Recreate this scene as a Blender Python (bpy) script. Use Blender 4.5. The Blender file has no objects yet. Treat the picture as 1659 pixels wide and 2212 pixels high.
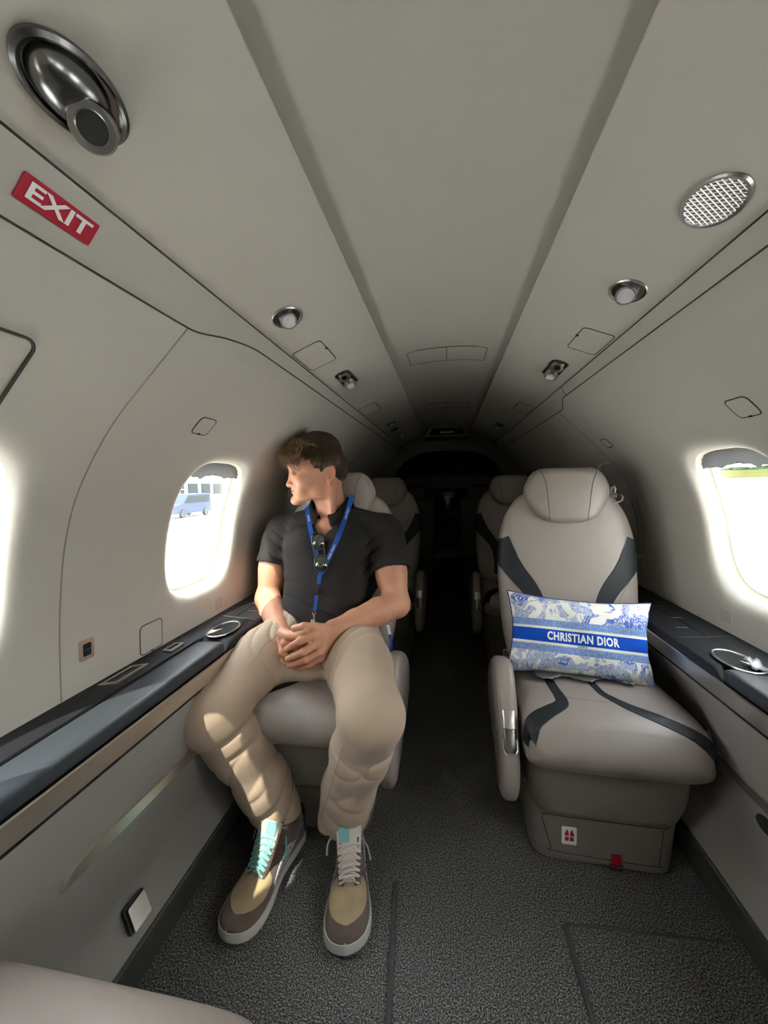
import bpy, bmesh, math, random
import numpy as np
from mathutils import Vector, Matrix
from mathutils.bvhtree import BVHTree
random.seed(7); np.random.seed(7)
C = bpy.context.scene.collection
SC = bpy.context.scene
PI = math.pi

# ------------------------------------------------------------------ camera
IMW, IMH, FPX = 1659, 2212, 831.0
CAMZ = 1.03
def cam_basis():
    a = math.radians(1.0)
    dx, dy = 966 - IMW / 2, IMH / 2 - 1044
    ex = dx * math.cos(a) + dy * math.sin(a); ey = -dx * math.sin(a) + dy * math.cos(a)
    yaw = math.atan(ex / FPX); p = math.atan(ey / math.hypot(FPX, ex))
    fw = Vector((-math.sin(yaw) * math.cos(p), math.cos(yaw) * math.cos(p), -math.sin(p)))
    r0 = Vector((math.cos(yaw), math.sin(yaw), 0)); u0 = r0.cross(fw)
    rt = r0 * math.cos(a) - u0 * math.sin(a); up = u0 * math.cos(a) + r0 * math.sin(a)
    return fw, rt, up
FW, RT, UP = cam_basis()
def at(px, py, Y):
    """world point at depth Y that a measured photo point stands for"""
    r = FW + RT * ((px - IMW / 2) / FPX) + UP * ((IMH / 2 - py) / FPX)
    t = Y / r.y
    return Vector((r.x * t, Y, CAMZ + r.z * t))
cam_d = bpy.data.cameras.new('camera'); cam = bpy.data.objects.new('camera', cam_d); C.objects.link(cam)
cam_d.sensor_fit = 'HORIZONTAL'; cam_d.sensor_width = 36; cam_d.lens = FPX * 36 / IMW
cam_d.clip_start = 0.02; cam_d.clip_end = 400
mw = Matrix(((RT.x, UP.x, -FW.x, 0), (RT.y, UP.y, -FW.y, 0), (RT.z, UP.z, -FW.z, CAMZ), (0, 0, 0, 1)))
cam.matrix_world = mw
SC.camera = cam
SC.view_settings.view_transform = 'Standard'; SC.view_settings.look = 'None'
SC.view_settings.gamma = 1; SC.view_settings.use_curve_mapping = False
SC.view_settings.exposure = 0.88
SC.cycles.max_bounces = 10; SC.cycles.diffuse_bounces = 7; SC.cycles.transparent_max_bounces = 12
SC.cycles.caustics_reflective = False; SC.cycles.caustics_refractive = False
SC.cycles.sample_clamp_indirect = 6.0

# ------------------------------------------------------------------ daylight: bright hazy sky over a pale apron, and the sun
WORLD_S = 9.0
SUN_S = 7.0
SUN_DIR = Vector((0.50, 1.0, -1.78)).normalized()
w = bpy.data.worlds.new('world'); SC.world = w; w.use_nodes = True
nt = w.node_tree; nt.nodes.clear()
wo = nt.nodes.new('ShaderNodeOutputWorld'); bg = nt.nodes.new('ShaderNodeBackground')
tc = nt.nodes.new('ShaderNodeTexCoord'); sp = nt.nodes.new('ShaderNodeSeparateXYZ'); cr = nt.nodes.new('ShaderNodeValToRGB')
mp = nt.nodes.new('ShaderNodeMapRange'); mp.inputs[1].default_value = -1; mp.inputs[2].default_value = 1
nt.links.new(tc.outputs['Generated'], sp.inputs[0]); nt.links.new(sp.outputs[2], mp.inputs[0]); nt.links.new(mp.outputs[0], cr.inputs[0])
cr.color_ramp.elements[0].position = 0.0; cr.color_ramp.elements[0].color = (0.92, 0.90, 0.86, 1)
cr.color_ramp.elements[1].position = 1.0; cr.color_ramp.elements[1].color = (0.86, 0.92, 1.0, 1)
e = cr.color_ramp.elements.new(0.49); e.color = (0.95, 0.93, 0.88, 1)
e = cr.color_ramp.elements.new(0.53); e.color = (0.98, 0.96, 0.94, 1)
nt.links.new(cr.outputs[0], bg.inputs[0]); bg.inputs[1].default_value = WORLD_S
nt.links.new(bg.outputs[0], wo.inputs[0])
sd = bpy.data.lights.new('sun', 'SUN'); sd.energy = SUN_S; sd.angle = math.radians(0.6); sd.color = (1.0, 0.93, 0.80)
sun = bpy.data.objects.new('sun', sd); C.objects.link(sun)
sun.rotation_euler = SUN_DIR.to_track_quat('-Z', 'Y').to_euler(); sun.location = -SUN_DIR * 8

# ------------------------------------------------------------------ helpers
def lin(r, g, b):
    f = lambda c: ((c / 255 + 0.055) / 1.055) ** 2.4 if c > 10 else c / 255 / 12.92
    return (f(r), f(g), f(b), 1)
MATS = {}
def mat(name, col, rough=0.6, metal=0.0, bump=0.0, bscale=300, var=0.0, vscale=8, spec=0.5, col2=None, sheen=0, detail=4, coat=0, bdist=0.001):
    if name in MATS: return MATS[name]
    m = bpy.data.materials.new(name); m.use_nodes = True; n = m.node_tree; b = n.nodes['Principled BSDF']
    if len(col) == 3: col = (*col, 1)
    b.inputs['Base Color'].default_value = col; b.inputs['Roughness'].default_value = rough
    b.inputs['Metallic'].default_value = metal; b.inputs['Specular IOR Level'].default_value = spec
    if sheen: b.inputs['Sheen Weight'].default_value = sheen
    if coat: b.inputs['Coat Weight'].default_value = coat
    co = n.nodes.new('ShaderNodeTexCoord')
    if var or col2:
        t = n.nodes.new('ShaderNodeTexNoise'); t.inputs['Scale'].default_value = vscale; t.inputs['Detail'].default_value = detail
        r = n.nodes.new('ShaderNodeValToRGB'); n.links.new(co.outputs['Object'], t.inputs['Vector']); n.links.new(t.outputs[0], r.inputs[0])
        c2 = col2 if col2 else tuple(min(1, c * (1 + var)) for c in col[:3]); c1 = col if col2 else tuple(c * (1 - var) for c in col[:3])
        r.color_ramp.elements[0].position = 0.35; r.color_ramp.elements[1].position = 0.65
        r.color_ramp.elements[0].color = (*c1[:3], 1); r.color_ramp.elements[1].color = (*c2[:3], 1)
        n.links.new(r.outputs[0], b.inputs['Base Color'])
    if bump:
        t = n.nodes.new('ShaderNodeTexNoise'); t.inputs['Scale'].default_value = bscale; t.inputs['Detail'].default_value = 3
        bp = n.nodes.new('ShaderNodeBump'); bp.inputs['Strength'].default_value = bump; bp.inputs['Distance'].default_value = bdist
        n.links.new(co.outputs['Object'], t.inputs['Vector']); n.links.new(t.outputs[0], bp.inputs['Height']); n.links.new(bp.outputs[0], b.inputs['Normal'])
    MATS[name] = m
    return m

def tag(o, label=None, cat=None, group=None, kind=None):
    if label: o['label'] = label
    if cat: o['category'] = cat
    if group: o['group'] = group
    if kind: o['kind'] = kind
    return o
def empty(name, loc=(0, 0, 0), rot=None, **k):
    o = bpy.data.objects.new(name, None); C.objects.link(o); o.empty_display_size = 0.05
    if rot is not None: o.matrix_world = Matrix.Translation(loc) @ rot.to_4x4()
    else: o.location = loc
    tag(o, **k); return o
def mesh_obj(name, V, F, m, parent=None, smooth=True, sharp=None, **k):
    me = bpy.data.meshes.new(name)
    me.from_pydata([tuple(v) for v in V], [], [tuple(f) for f in F]); me.update()
    return finish(name, me, m, parent, smooth, sharp, **k)
def finish(name, me, m, parent=None, smooth=True, sharp=None, **k):
    for mm in (m if isinstance(m, (list, tuple)) else [m]): me.materials.append(mm)
    if smooth: me.shade_smooth()
    if sharp: me.set_sharp_from_angle(angle=math.radians(sharp))
    o = bpy.data.objects.new(name, me); C.objects.link(o)
    if parent: o.parent = parent
    tag(o, **k); return o

class MB:
    def __init__(s): s.V = []; s.F = []
    def add(s, V, F):
        n = len(s.V); s.V += [Vector(v) for v in V]; s.F += [tuple(i + n for i in f) for f in F]; return s
    def rings(s, R, cap0=True, cap1=True, closed=True):
        n = len(s.V); k = len(R[0])
        for r in R: s.V += [Vector(v) for v in r]
        for i in range(len(R) - 1):
            for j in range(k if closed else k - 1):
                a = n + i * k + j; b = n + i * k + (j + 1) % k
                s.F.append((a, b, b + k, a + k))
        if cap0: s.F.append(tuple(n + j for j in range(k))[::-1])
        if cap1: s.F.append(tuple(n + (len(R) - 1) * k + j for j in range(k)))
        return s
    def box(s, c, d, bev=0.0, M=None):
        bm = bmesh.new(); bmesh.ops.create_cube(bm, size=1)
        for v in bm.verts: v.co = Vector((v.co.x * d[0], v.co.y * d[1], v.co.z * d[2]))
        if bev: bmesh.ops.bevel(bm, geom=bm.edges[:], offset=bev, segments=3, profile=0.5, affect='EDGES')
        V = [v.co.copy() for v in bm.verts]; bm.verts.index_update(); F = [[v.index for v in f.verts] for f in bm.faces]; bm.free()
        if M is not None: V = [M @ v for v in V]
        return s.add([v + Vector(c) for v in V], F)
    def tube(s, P, r, n=8, r1=None, cap=True, closed=False, flat=None):
        P = [Vector(p) for p in P]; R = []; prev = None
        L = len(P)
        for i, p in enumerate(P):
            if closed: t = (P[(i + 1) % L] - P[i - 1]).normalized()
            else: t = (P[min(i + 1, L - 1)] - P[max(i - 1, 0)]).normalized()
            if prev is None:
                a = Vector((0, 0, 1)) if abs(t.z) < 0.9 else Vector((1, 0, 0)); u = t.cross(a).normalized()
            else: u = (prev - t * prev.dot(t)).normalized()
            prev = u; v = t.cross(u)
            rr = r[i] if isinstance(r, (list, tuple)) else (r + ((r1 - r) * i / (L - 1) if r1 is not None else 0))
            if flat is not None:
                fn = Vector(flat); bnr = t.cross(fn).normalized()
                R.append([p + bnr * rr * math.cos(2 * PI * j / n) + fn * rr * 0.35 * math.sin(2 * PI * j / n) for j in range(n)])
            else:
                R.append([p + u * rr * math.cos(2 * PI * j / n) + v * rr * math.sin(2 * PI * j / n) for j in range(n)])
        if closed: R.append(R[0]); return s.rings(R, False, False)
        return s.rings(R, cap, cap)
    def prism(s, poly, z0, z1, M=None):
        k = len(poly); R = [[Vector((x, y, z0)) for x, y in poly], [Vector((x, y, z1)) for x, y in poly]]
        if M is not None: R = [[M @ v for v in r] for r in R]
        return s.rings(R)
    def lathe(s, prof, n=24, M=None, sx=1, sy=1):
        R = [[Vector((r * sx * math.cos(2 * PI * j / n), r * sy * math.sin(2 * PI * j / n), z)) for j in range(n)] for r, z in prof]
        if M is not None: R = [[M @ v for v in r] for r in R]
        return s.rings(R)
    def build(s, name, m, parent=None, smooth=True, sharp=35, **k): return mesh_obj(name, s.V, s.F, m, parent, smooth, sharp, **k)

def rrect(w, h, r, n=6, sk=0.0):
    P = []
    for cx, cy, a0 in ((w / 2 - r, h / 2 - r, 0), (-w / 2 + r, h / 2 - r, 90), (-w / 2 + r, -h / 2 + r, 180), (w / 2 - r, -h / 2 + r, 270)):
        for i in range(n + 1):
            a = math.radians(a0 + 90 * i / n); y = cy + r * math.sin(a); P.append((cx + r * math.cos(a) + sk * y, y))
    return P
def catmull(P, n=8):
    P = [Vector(p) for p in P]; Q = [2 * P[0] - P[1]] + P + [2 * P[-1] - P[-2]]; out = []
    for i in range(1, len(Q) - 2):
        for k in range(n):
            t = k / n; a, b, c, d = Q[i - 1], Q[i], Q[i + 1], Q[i + 2]
            out.append(0.5 * (2 * b + (c - a) * t + (2 * a - 5 * b + 4 * c - d) * t * t + (3 * b - a - 3 * c + d) * t ** 3))
    out.append(P[-1]); return out
def sgp(v, e): return math.copysign(abs(v) ** e, v)
def interp(x, tab):
    if x <= tab[0][0]: return tab[0][1]
    for (a, b), (c, d) in zip(tab, tab[1:]):
        if x <= c: return b + (d - b) * (x - a) / (c - a)
    return tab[-1][1]
def sinterp(x, tab):
    """smooth interpolation"""
    xs = [t[0] for t in tab]
    if x <= xs[0]: return tab[0][1]
    if x >= xs[-1]: return tab[-1][1]
    i = max(j for j in range(len(xs) - 1) if xs[j] <= x)
    g = lambda k: tab[min(max(k, 0), len(tab) - 1)]
    a, b, c, d = g(i - 1)[1], g(i)[1], g(i + 1)[1], g(i + 2)[1]; t = (x - xs[i]) / (xs[i + 1] - xs[i])
    return 0.5 * (2 * b + (c - a) * t + (2 * a - 5 * b + 4 * c - d) * t * t + (3 * b - a - 3 * c + d) * t ** 3)

def pad(fn, n_len=26, n=40, ex=4.0, end=0.03, L=1.0):
    """upholstered pad: fn(s) -> centre, U*halfwidth, V*halfthickness along length L; ends rounded off by `end`"""
    S = [end * (1 - math.cos(a)) for a in [i * PI / 2 / 7 for i in range(8)]]
    S = S + [end + (L - 2 * end) * i / n_len for i in range(1, n_len)] + [L - x for x in S[::-1]]
    R = []
    for s in S:
        c, U, V = fn(s); d = min(s, L - s); q = 1.0
        if d < end: q = math.sqrt(max(1e-4, 1 - ((end - d) / end) ** 2))
        wu = U.length; wv = V.length; fu = max(0.02, (wu - end + end * q) / wu) if wu > end else q; fv = max(0.05, (wv - min(end, wv * 0.98) * (1 - q)) / wv)
        R.append([c + U * fu * sgp(math.cos(2 * PI * j / n), 2 / ex) + V * fv * sgp(math.sin(2 * PI * j / n), 2 / ex) for j in range(n)])
    return R

def bvh(o):
    me = o.data; M = o.matrix_world
    return BVHTree.FromPolygons([v.co.copy() for v in me.vertices], [list(p.vertices) for p in me.polygons])
def drape_strip(tree, centre, widths, direction, lift, seg=8, name='stripe', m=None, parent=None, dn=None, origin_shift=1.0, cross=None, skirt=0.002):
    """a band laid on a surface: centre polyline (points before projection), local frame cross axis"""
    d = Vector(direction).normalized(); R = []; full_ = []
    P = centre
    for i, p in enumerate(P):
        t = (P[min(i + 1, len(P) - 1)] - P[max(i - 1, 0)]).normalized(); cx = t.cross(d).normalized() if cross is None else cross
        qs = [p + cx * widths[i] * (j / seg - 0.5) for j in range(seg + 1)]; row = []
        for q in qs:
            h = tree.ray_cast(q - d * origin_shift, d)
            row.append(None if h[0] is None else (h[0], h[1] if h[1].dot(d) < 0 else -h[1]))
        good = [j for j in range(seg + 1) if row[j]]; full_.append(len(good) == seg + 1)
        if good:
            for j in range(seg + 1):
                if not row[j]:
                    g0 = min(good, key=lambda k: abs(k - j)); lo_, hi_ = 0.0, 1.0; best = row[g0]
                    for _ in range(12):
                        mid = (lo_ + hi_) / 2; h = tree.ray_cast(qs[g0].lerp(qs[j], mid) - d * origin_shift, d)
                        if h[0] is None: hi_ = mid
                        else: lo_ = mid; best = (h[0], h[1] if h[1].dot(d) < 0 else -h[1])
                    row[j] = best
        R.append(row)
    mb = MB(); idx = {}
    for i, row in enumerate(R):
        for j, h in enumerate(row):
            if h: idx[i, j] = len(mb.V); e = lift if (0 < j < seg or not full_[i]) else -skirt; mb.V.append(h[0] + h[1] * e)
    for i in range(len(R) - 1):
        for j in range(seg):
            ks = [(i, j), (i, j + 1), (i + 1, j + 1), (i + 1, j)]
            if all(k in idx for k in ks): mb.F.append(tuple(idx[k] for k in ks))
    if not mb.F: return None
    return mb.build(name, m, parent, sharp=None)
def drape_line(tree, P, direction, r, name, m, parent=None, lift=0.0, origin_shift=1.0, n=6):
    d = Vector(direction).normalized(); mb = MB(); run = []
    def flush():
        nonlocal run
        if len(run) > 1: mb.tube(run, r, n)
        run = []
    for p in P:
        h = tree.ray_cast(Vector(p) - d * origin_shift, d)
        if h[0] is None: flush()
        else: run.append(h[0] + (h[1] if h[1].dot(d) < 0 else -h[1]) * lift)
    flush()
    return mb.build(name, m, parent) if mb.F else None
def text_mesh(txt, size, bold=0.0, sx=1.0, shear=0.0, extrude=0.0, space=1.0):
    """text as (verts, faces), centred, in the xy plane, height `size`"""
    cu = bpy.data.curves.new('lettering', 'FONT'); cu.body = txt; cu.align_x = 'CENTER'; cu.align_y = 'CENTER'
    cu.size = size / 0.7; cu.offset = bold; cu.shear = shear; cu.extrude = extrude; cu.resolution_u = 3; cu.space_character = space
    o = bpy.data.objects.new('lettering', cu); C.objects.link(o)
    dg = bpy.context.evaluated_depsgraph_get(); dg.update()
    me = bpy.data.meshes.new_from_object(o.evaluated_get(dg)); V = [Vector((v.co.x * sx, v.co.y, v.co.z)) for v in me.vertices]; F = [list(p.vertices) for p in me.polygons]
    bpy.data.objects.remove(o); bpy.data.curves.remove(cu); bpy.data.meshes.remove(me)
    return V, F
def bm_split(V, F, cuts):
    """cut faces along x so that they can follow a curved surface"""
    bm = bmesh.new(); vs = [bm.verts.new(v) for v in V]
    for f in F:
        try: bm.faces.new([vs[i] for i in f])
        except ValueError: pass
    for ax, lst in cuts.items():
        for c in lst:
            no = Vector((1, 0, 0)) if ax == 'x' else Vector((0, 1, 0)); bmesh.ops.bisect_plane(bm, geom=bm.verts[:] + bm.edges[:] + bm.faces[:], plane_co=no * c, plane_no=no)
    bm.verts.index_update(); V = [v.co.copy() for v in bm.verts]; F = [[v.index for v in f.verts] for f in bm.faces]; bm.free(); return V, F

# ------------------------------------------------------------------ materials
M_WALL = mat('wall_plastic', (0.51, 0.485, 0.435), 0.55, bump=0.12, bscale=700, bdist=0.0004)
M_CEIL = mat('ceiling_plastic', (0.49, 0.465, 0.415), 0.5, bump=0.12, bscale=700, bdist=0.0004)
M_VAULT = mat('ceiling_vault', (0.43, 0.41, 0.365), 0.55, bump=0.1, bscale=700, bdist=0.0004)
M_REVEAL = mat('window_reveal', (0.78, 0.72, 0.58), 0.5)
M_SEAM = mat('dark_seam', (0.05, 0.045, 0.04), 0.8)
M_SEAMD = mat('ledge_seam', (0.07, 0.07, 0.075), 0.6)
M_SEAML = mat('light_seam', (0.26, 0.24, 0.21), 0.7)
M_CHROME = mat('brushed_nickel', (0.55, 0.53, 0.50), 0.28, 1.0)
M_BLADE = mat('satin_blade_metal', (0.85, 0.82, 0.76), 0.34, 1.0)
M_DCHROME = mat('dark_nickel', (0.20, 0.20, 0.20), 0.25, 1.0)
M_BRASS = mat('champagne_metal', (0.74, 0.66, 0.57), 0.40, 1.0)
M_BLACK = mat('black_plastic', (0.012, 0.012, 0.013), 0.5)
M_HOLE = mat('dark_hole', (0.003, 0.003, 0.003), 0.9)
M_LEDGE = mat('charcoal_ledge', (0.014, 0.015, 0.017), 0.55, spec=.22, bump=0.3, bscale=900, bdist=0.0004)
M_PADL = mat('slate_leather', (0.034, 0.040, 0.047), 0.50, spec=.3, bump=0.4, bscale=500, bdist=0.0005)
M_PANEL = mat('grey_side_panel', (0.235, 0.22, 0.20), 0.6, bump=0.3, bscale=800, bdist=0.0005)
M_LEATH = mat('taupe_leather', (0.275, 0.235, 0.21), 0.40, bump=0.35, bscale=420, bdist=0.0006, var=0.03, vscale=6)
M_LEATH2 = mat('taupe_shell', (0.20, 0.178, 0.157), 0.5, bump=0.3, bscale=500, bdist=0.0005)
M_STRIPE = mat('black_leather', (0.012, 0.015, 0.018), 0.5, spec=.3, bump=0.4, bscale=420, bdist=0.0005)
M_THREAD = mat('taupe_thread', (0.20, 0.175, 0.15), 0.7)
M_BASEB = mat('skirting_metal', (0.16, 0.16, 0.145), 0.38, 0.7)
M_RUBBER = mat('floor_strip_rubber', (0.06, 0.06, 0.06), 0.7)
M_WHITE = mat('white_print', (0.85, 0.85, 0.84), 0.5)
M_RED = mat('red_plastic', lin(178, 22, 48), 0.5)
M_REDW = mat('red_webbing', lin(170, 15, 40), 0.75)
M_GLASS = bpy.data.materials.new('cabin_glass'); M_GLASS.use_nodes = True
n = M_GLASS.node_tree; n.nodes.clear(); o_ = n.nodes.new('ShaderNodeOutputMaterial'); mx = n.nodes.new('ShaderNodeMixShader'); tr = n.nodes.new('ShaderNodeBsdfTransparent'); gl = n.nodes.new('ShaderNodeBsdfGlossy')
gl.inputs['Roughness'].default_value = 0.02; tr.inputs[0].default_value = (0.95, 0.96, 0.96, 1); mx.inputs[0].default_value = 0.05
n.links.new(tr.outputs[0], mx.inputs[1]); n.links.new(gl.outputs[0], mx.inputs[2]); n.links.new(mx.outputs[0], o_.inputs[0])
M_FILM = bpy.data.materials.new('translucent_shade'); M_FILM.use_nodes = True
n = M_FILM.node_tree; n.nodes.clear(); o_ = n.nodes.new('ShaderNodeOutputMaterial'); mx = n.nodes.new('ShaderNodeMixShader'); tr = n.nodes.new('ShaderNodeBsdfTranslucent'); gl = n.nodes.new('ShaderNodeBsdfDiffuse')
tr.inputs[0].default_value = (0.045, 0.045, 0.045, 1); gl.inputs[0].default_value = (0.30, 0.30, 0.30, 1); mx.inputs[0].default_value = 0.5
n.links.new(tr.outputs[0], mx.inputs[1]); n.links.new(gl.outputs[0], mx.inputs[2]); n.links.new(mx.outputs[0], o_.inputs[0])
# carpet: heathered loop pile
M_CARPET = bpy.data.materials.new('carpet_heather'); M_CARPET.use_nodes = True
n = M_CARPET.node_tree; b = n.nodes['Principled BSDF']; b.inputs['Roughness'].default_value = 0.95; b.inputs['Specular IOR Level'].default_value = 0.1
co = n.nodes.new('ShaderNodeTexCoord'); t1 = n.nodes.new('ShaderNodeTexNoise'); t1.inputs['Scale'].default_value = 330; t1.inputs['Detail'].default_value = 2
t1.inputs['Roughness'].default_value = 0.7
r1 = n.nodes.new('ShaderNodeValToRGB'); r1.color_ramp.elements[0].position = 0.38; r1.color_ramp.elements[0].color = (0.020, 0.020, 0.026, 1)
r1.color_ramp.elements[1].position = 0.64; r1.color_ramp.elements[1].color = (0.40, 0.385, 0.34, 1)
ee = r1.color_ramp.elements.new(0.52); ee.color = (0.115, 0.112, 0.107, 1)
n.links.new(co.outputs['Object'], t1.inputs['Vector']); n.links.new(t1.outputs[0], r1.inputs[0]); n.links.new(r1.outputs[0], b.inputs['Base Color'])
bp = n.nodes.new('ShaderNodeBump'); bp.inputs['Strength'].default_value = 0.8; bp.inputs['Distance'].default_value = 0.003
n.links.new(t1.outputs[0], bp.inputs['Height']); n.links.new(bp.outputs[0], b.inputs['Normal'])

# ================================================================== SETTING
WP = catmull([Vector((x, 0, z)) for x, z in [(.764, .54), (.763, .605), (.757, .72), (.747, .813), (.727, .923), (.687, 1.029), (.607, 1.146), (.505, 1.247), (.443, 1.306)]], 10)
WS = [0.0]
for a, b in zip(WP, WP[1:]): WS.append(WS[-1] + (b - a).length)
def wprof(s):
    i = 0
    while i < len(WS) - 2 and WS[i + 1] < s: i += 1
    t = (s - WS[i]) / (WS[i + 1] - WS[i]); p = WP[i].lerp(WP[i + 1], t); d = (WP[i + 1] - WP[i]).normalized()
    return p, Vector((d.z, 0, -d.x))        # point and outward normal (right-hand side)
def s_of_z(z): return min(WS[i] + (z - WP[i].z) / (WP[i + 1].z - WP[i].z) * (WS[i + 1] - WS[i]) for i in range(len(WP) - 1) if WP[i].z <= z <= WP[i + 1].z)
SCN = s_of_z(0.912); SH = 0.27; YH = 0.22; OPY, OPS = 0.158, 0.208
OUTN = wprof(SCN)[1]
YA, YB = -1.45, 3.35
YPH = [-1.05, -0.34, 0.37, 1.08, 1.79, 2.50]
NC = 16
def wall_pt(side, Y, s, out=0.0, n_fixed=False):
    p, nn = wprof(s); nn = OUTN if n_fixed else nn
    q = p + nn * out
    return Vector((side * q.x, Y, q.z))
def ring_pts(side, yc, k, depth, border=False):
    P = []
    order = [(-1 + 2 * i / NC, -1) for i in range(NC)] + [(1, -1 + 2 * i / NC) for i in range(NC)] + [(1 - 2 * i / NC, 1) for i in range(NC)] + [(-1, 1 - 2 * i / NC) for i in range(NC)]
    for u, v in order:
        if border: y, s = yc + u * YH, SCN + v * SH
        else:
            a = math.atan2(v, u); e = 3.4; r = (abs(math.cos(a)) ** e + abs(math.sin(a)) ** e) ** (-1 / e)
            y = yc + r * math.cos(a) * OPY * k; s = SCN + r * math.sin(a) * OPS * k
        P.append(wall_pt(side, y, s, depth, depth > 0.0))
    return P
def build_wall(side, name):
    rows = [SCN - SH - (SCN - SH) * (1 - i / 6) for i in range(6)] + [SCN - SH + 2 * SH * i / NC for i in range(NC)] + [SCN + SH + (WS[-1] - SCN - SH) * i / 6 for i in range(7)]
    cols = [YA]
    for yc in YPH:
        a = yc - YH; 
        if a - cols[-1] > 0.1: cols += [cols[-1] + (a - cols[-1]) * i / 6 for i in range(1, 6)]
        if a > cols[-1] + 1e-4: cols += [a]
        cols += [a + 2 * YH * i / NC for i in range(1, NC + 1)]
    cols += [cols[-1] + (YB - cols[-1]) * i / 8 for i in range(1, 9)]
    mb = MB(); idx = {}
    for i, y in enumerate(cols):
        for j, s in enumerate(rows): idx[i, j] = len(mb.V); mb.V.append(wall_pt(side, y, s))
    for i in range(len(cols) - 1):
        ym = (cols[i] + cols[i + 1]) / 2; inwin = any(abs(ym - yc) < YH for yc in YPH)
        for j in range(len(rows) - 1):
            sm = (rows[j] + rows[j + 1]) / 2
            if inwin and abs(sm - SCN) < SH: continue
            mb.F.append((idx[i, j], idx[i + 1, j], idx[i + 1, j + 1], idx[i, j + 1]))
    for yc in YPH:
        B = ring_pts(side, yc, 1, 0, True); O = ring_pts(side, yc, 1.2, 0); R = [B]
        for t in (0.35, 0.7): R.append([a.lerp(b, t) for a, b in zip(B, O)])
        # keep blend rings on the curved skin
        for q in R[1:]:
            for k_, p in enumerate(q):
                s = s_of_z(min(max(p.z, 0.56), 1.3)); q[k_] = wall_pt(side, p.y, s)
        R += [O] + [ring_pts(side, yc, k, d) for k, d in ((1.13, 0.0015), (1.07, 0.005), (1.03, 0.011), (1.0, 0.021))]
        mb.rings(R, False, False)
    bm = bmesh.new(); vs = [bm.verts.new(v) for v in mb.V]
    for f in mb.F:
        try: bm.faces.new([vs[i] for i in f])
        except ValueError: pass
    bmesh.ops.remove_doubles(bm, verts=bm.verts[:], dist=0.0004); bmesh.ops.recalc_face_normals(bm, faces=bm.faces[:])
    me = bpy.data.meshes.new(name); bm.to_mesh(me); bm.free()
    return finish(name, me, M_WALL, kind='structure')
wall_l = build_wall(-1, 'wall_left'); wall_r = build_wall(1, 'wall_right')

# windows: reveal, twin panes, pull-down shade
wi = 0
M_SHADE = mat('pleated_shade', (0.42, 0.41, 0.39), 0.7)
for side in (-1, 1):
    for yc in YPH:
        wi += 1
        root = empty(f'window_{wi}', wall_pt(side, yc, SCN), kind='structure')
        off = -root.location
        loc = lambda P: [p + off for p in P]
        mb = MB(); mb.rings([loc(ring_pts(side, yc, k, d)) for k, d in ((1.0, 0.0205), (0.985, 0.03), (0.975, 0.045), (0.99, 0.046), (0.99, 0.050), (0.96, 0.052), (0.965, 0.058), (1.12, 0.060), (1.14, 0.09), (1.45, 0.091))], False, False)
        mb.build('window_frame', M_REVEAL, root)
        g = MB(); g.rings([loc(ring_pts(side, yc, 0.965, 0.0530)), loc(ring_pts(side, yc, 0.965, 0.0545))]); g.build('window_pane', M_GLASS, root, sharp=30)
        g = MB(); g.rings([loc(ring_pts(side, yc, 1.135, 0.088)), loc(ring_pts(side, yc, 1.135, 0.0895))]); g.build('window_pane', M_GLASS, root, sharp=30)
        gk = MB(); gk.tube(loc(ring_pts(side, yc, 0.962, 0.0520)), 0.0018, 6, closed=True); gk.build('window_gasket', mat('gasket_grey', (0.35, 0.33, 0.30), 0.6), root)
        # shade: closed in the forward cabin, just the stowed strip at the open windows
        closed = yc > 1.5
        s1 = SCN + OPS * (1.0 if closed else 0.985); s0 = SCN - OPS * 1.0 if closed else SCN + OPS * 0.74
        sh = MB(); V = []
        nr = 40 if closed else 8; ncol = 14
        for i in range(nr + 1):
            s = s0 + (s1 - s0) * i / nr; v = abs(s - SCN) / OPS; half = OPY * (1.0 if closed else 0.972) * max(0.05, 1 - min(v, 0.9999) ** 3.4) ** (1 / 3.4)
            for j in range(ncol + 1):
                d = 0.034 + (0.002 if (i % 2) else 0) + (0 if closed else 0.0015 * math.sin(j * 1.7))
                ss = s + (0 if closed or i else 0.010 * math.sin(j * 0.9 + yc) * (j % 3 == 1) - 0.004 * math.cos(j * 0.45))
                V.append(wall_pt(side, yc - half + 2 * half * j / ncol, ss, d, True) + off)
        F = [(i * (ncol + 1) + j, i * (ncol + 1) + j + 1, (i + 1) * (ncol + 1) + j + 1, (i + 1) * (ncol + 1) + j) for i in range(nr) for j in range(ncol)]
        o = mesh_obj('window_shade', V, F, M_SHADE if closed else M_FILM, root)
        if closed: o.modifiers.new('thick', 'SOLIDIFY').thickness = 0.002
# hull skin around the windows keeps daylight out of the gap behind the lining
# ceiling: side strips, service panels with lip, recessed centre vault
half = [(.4435, 1.3055), (.415, 1.333), (.396, 1.3605), (.394, 1.3635), (.36, 1.3765), (.30, 1.4005), (.235, 1.4245), (.222, 1.4305), (.215, 1.4345), (.192, 1.4475), (.188, 1.4505), (.188, 1.454), (.192, 1.4565), (.226, 1.4575)]
vault = [(.226, 1.4575), (.20, 1.463), (.16, 1.4705), (.11, 1.478), (.055, 1.4825), (0, 1.484)]
ys = [YA + (YB - YA) * i / 60 for i in range(61)]
def extr(prof, ys, m, name, sharp=28, **k):
    V = [(x, y, z) for y in ys for x, z in prof]; k_ = len(prof)
    F = [(i * k_ + j, i * k_ + j + 1, (i + 1) * k_ + j + 1, (i + 1) * k_ + j) for i in range(len(ys) - 1) for j in range(k_ - 1)]
    return mesh_obj(name, V, F, m, sharp=sharp, **k)
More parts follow.
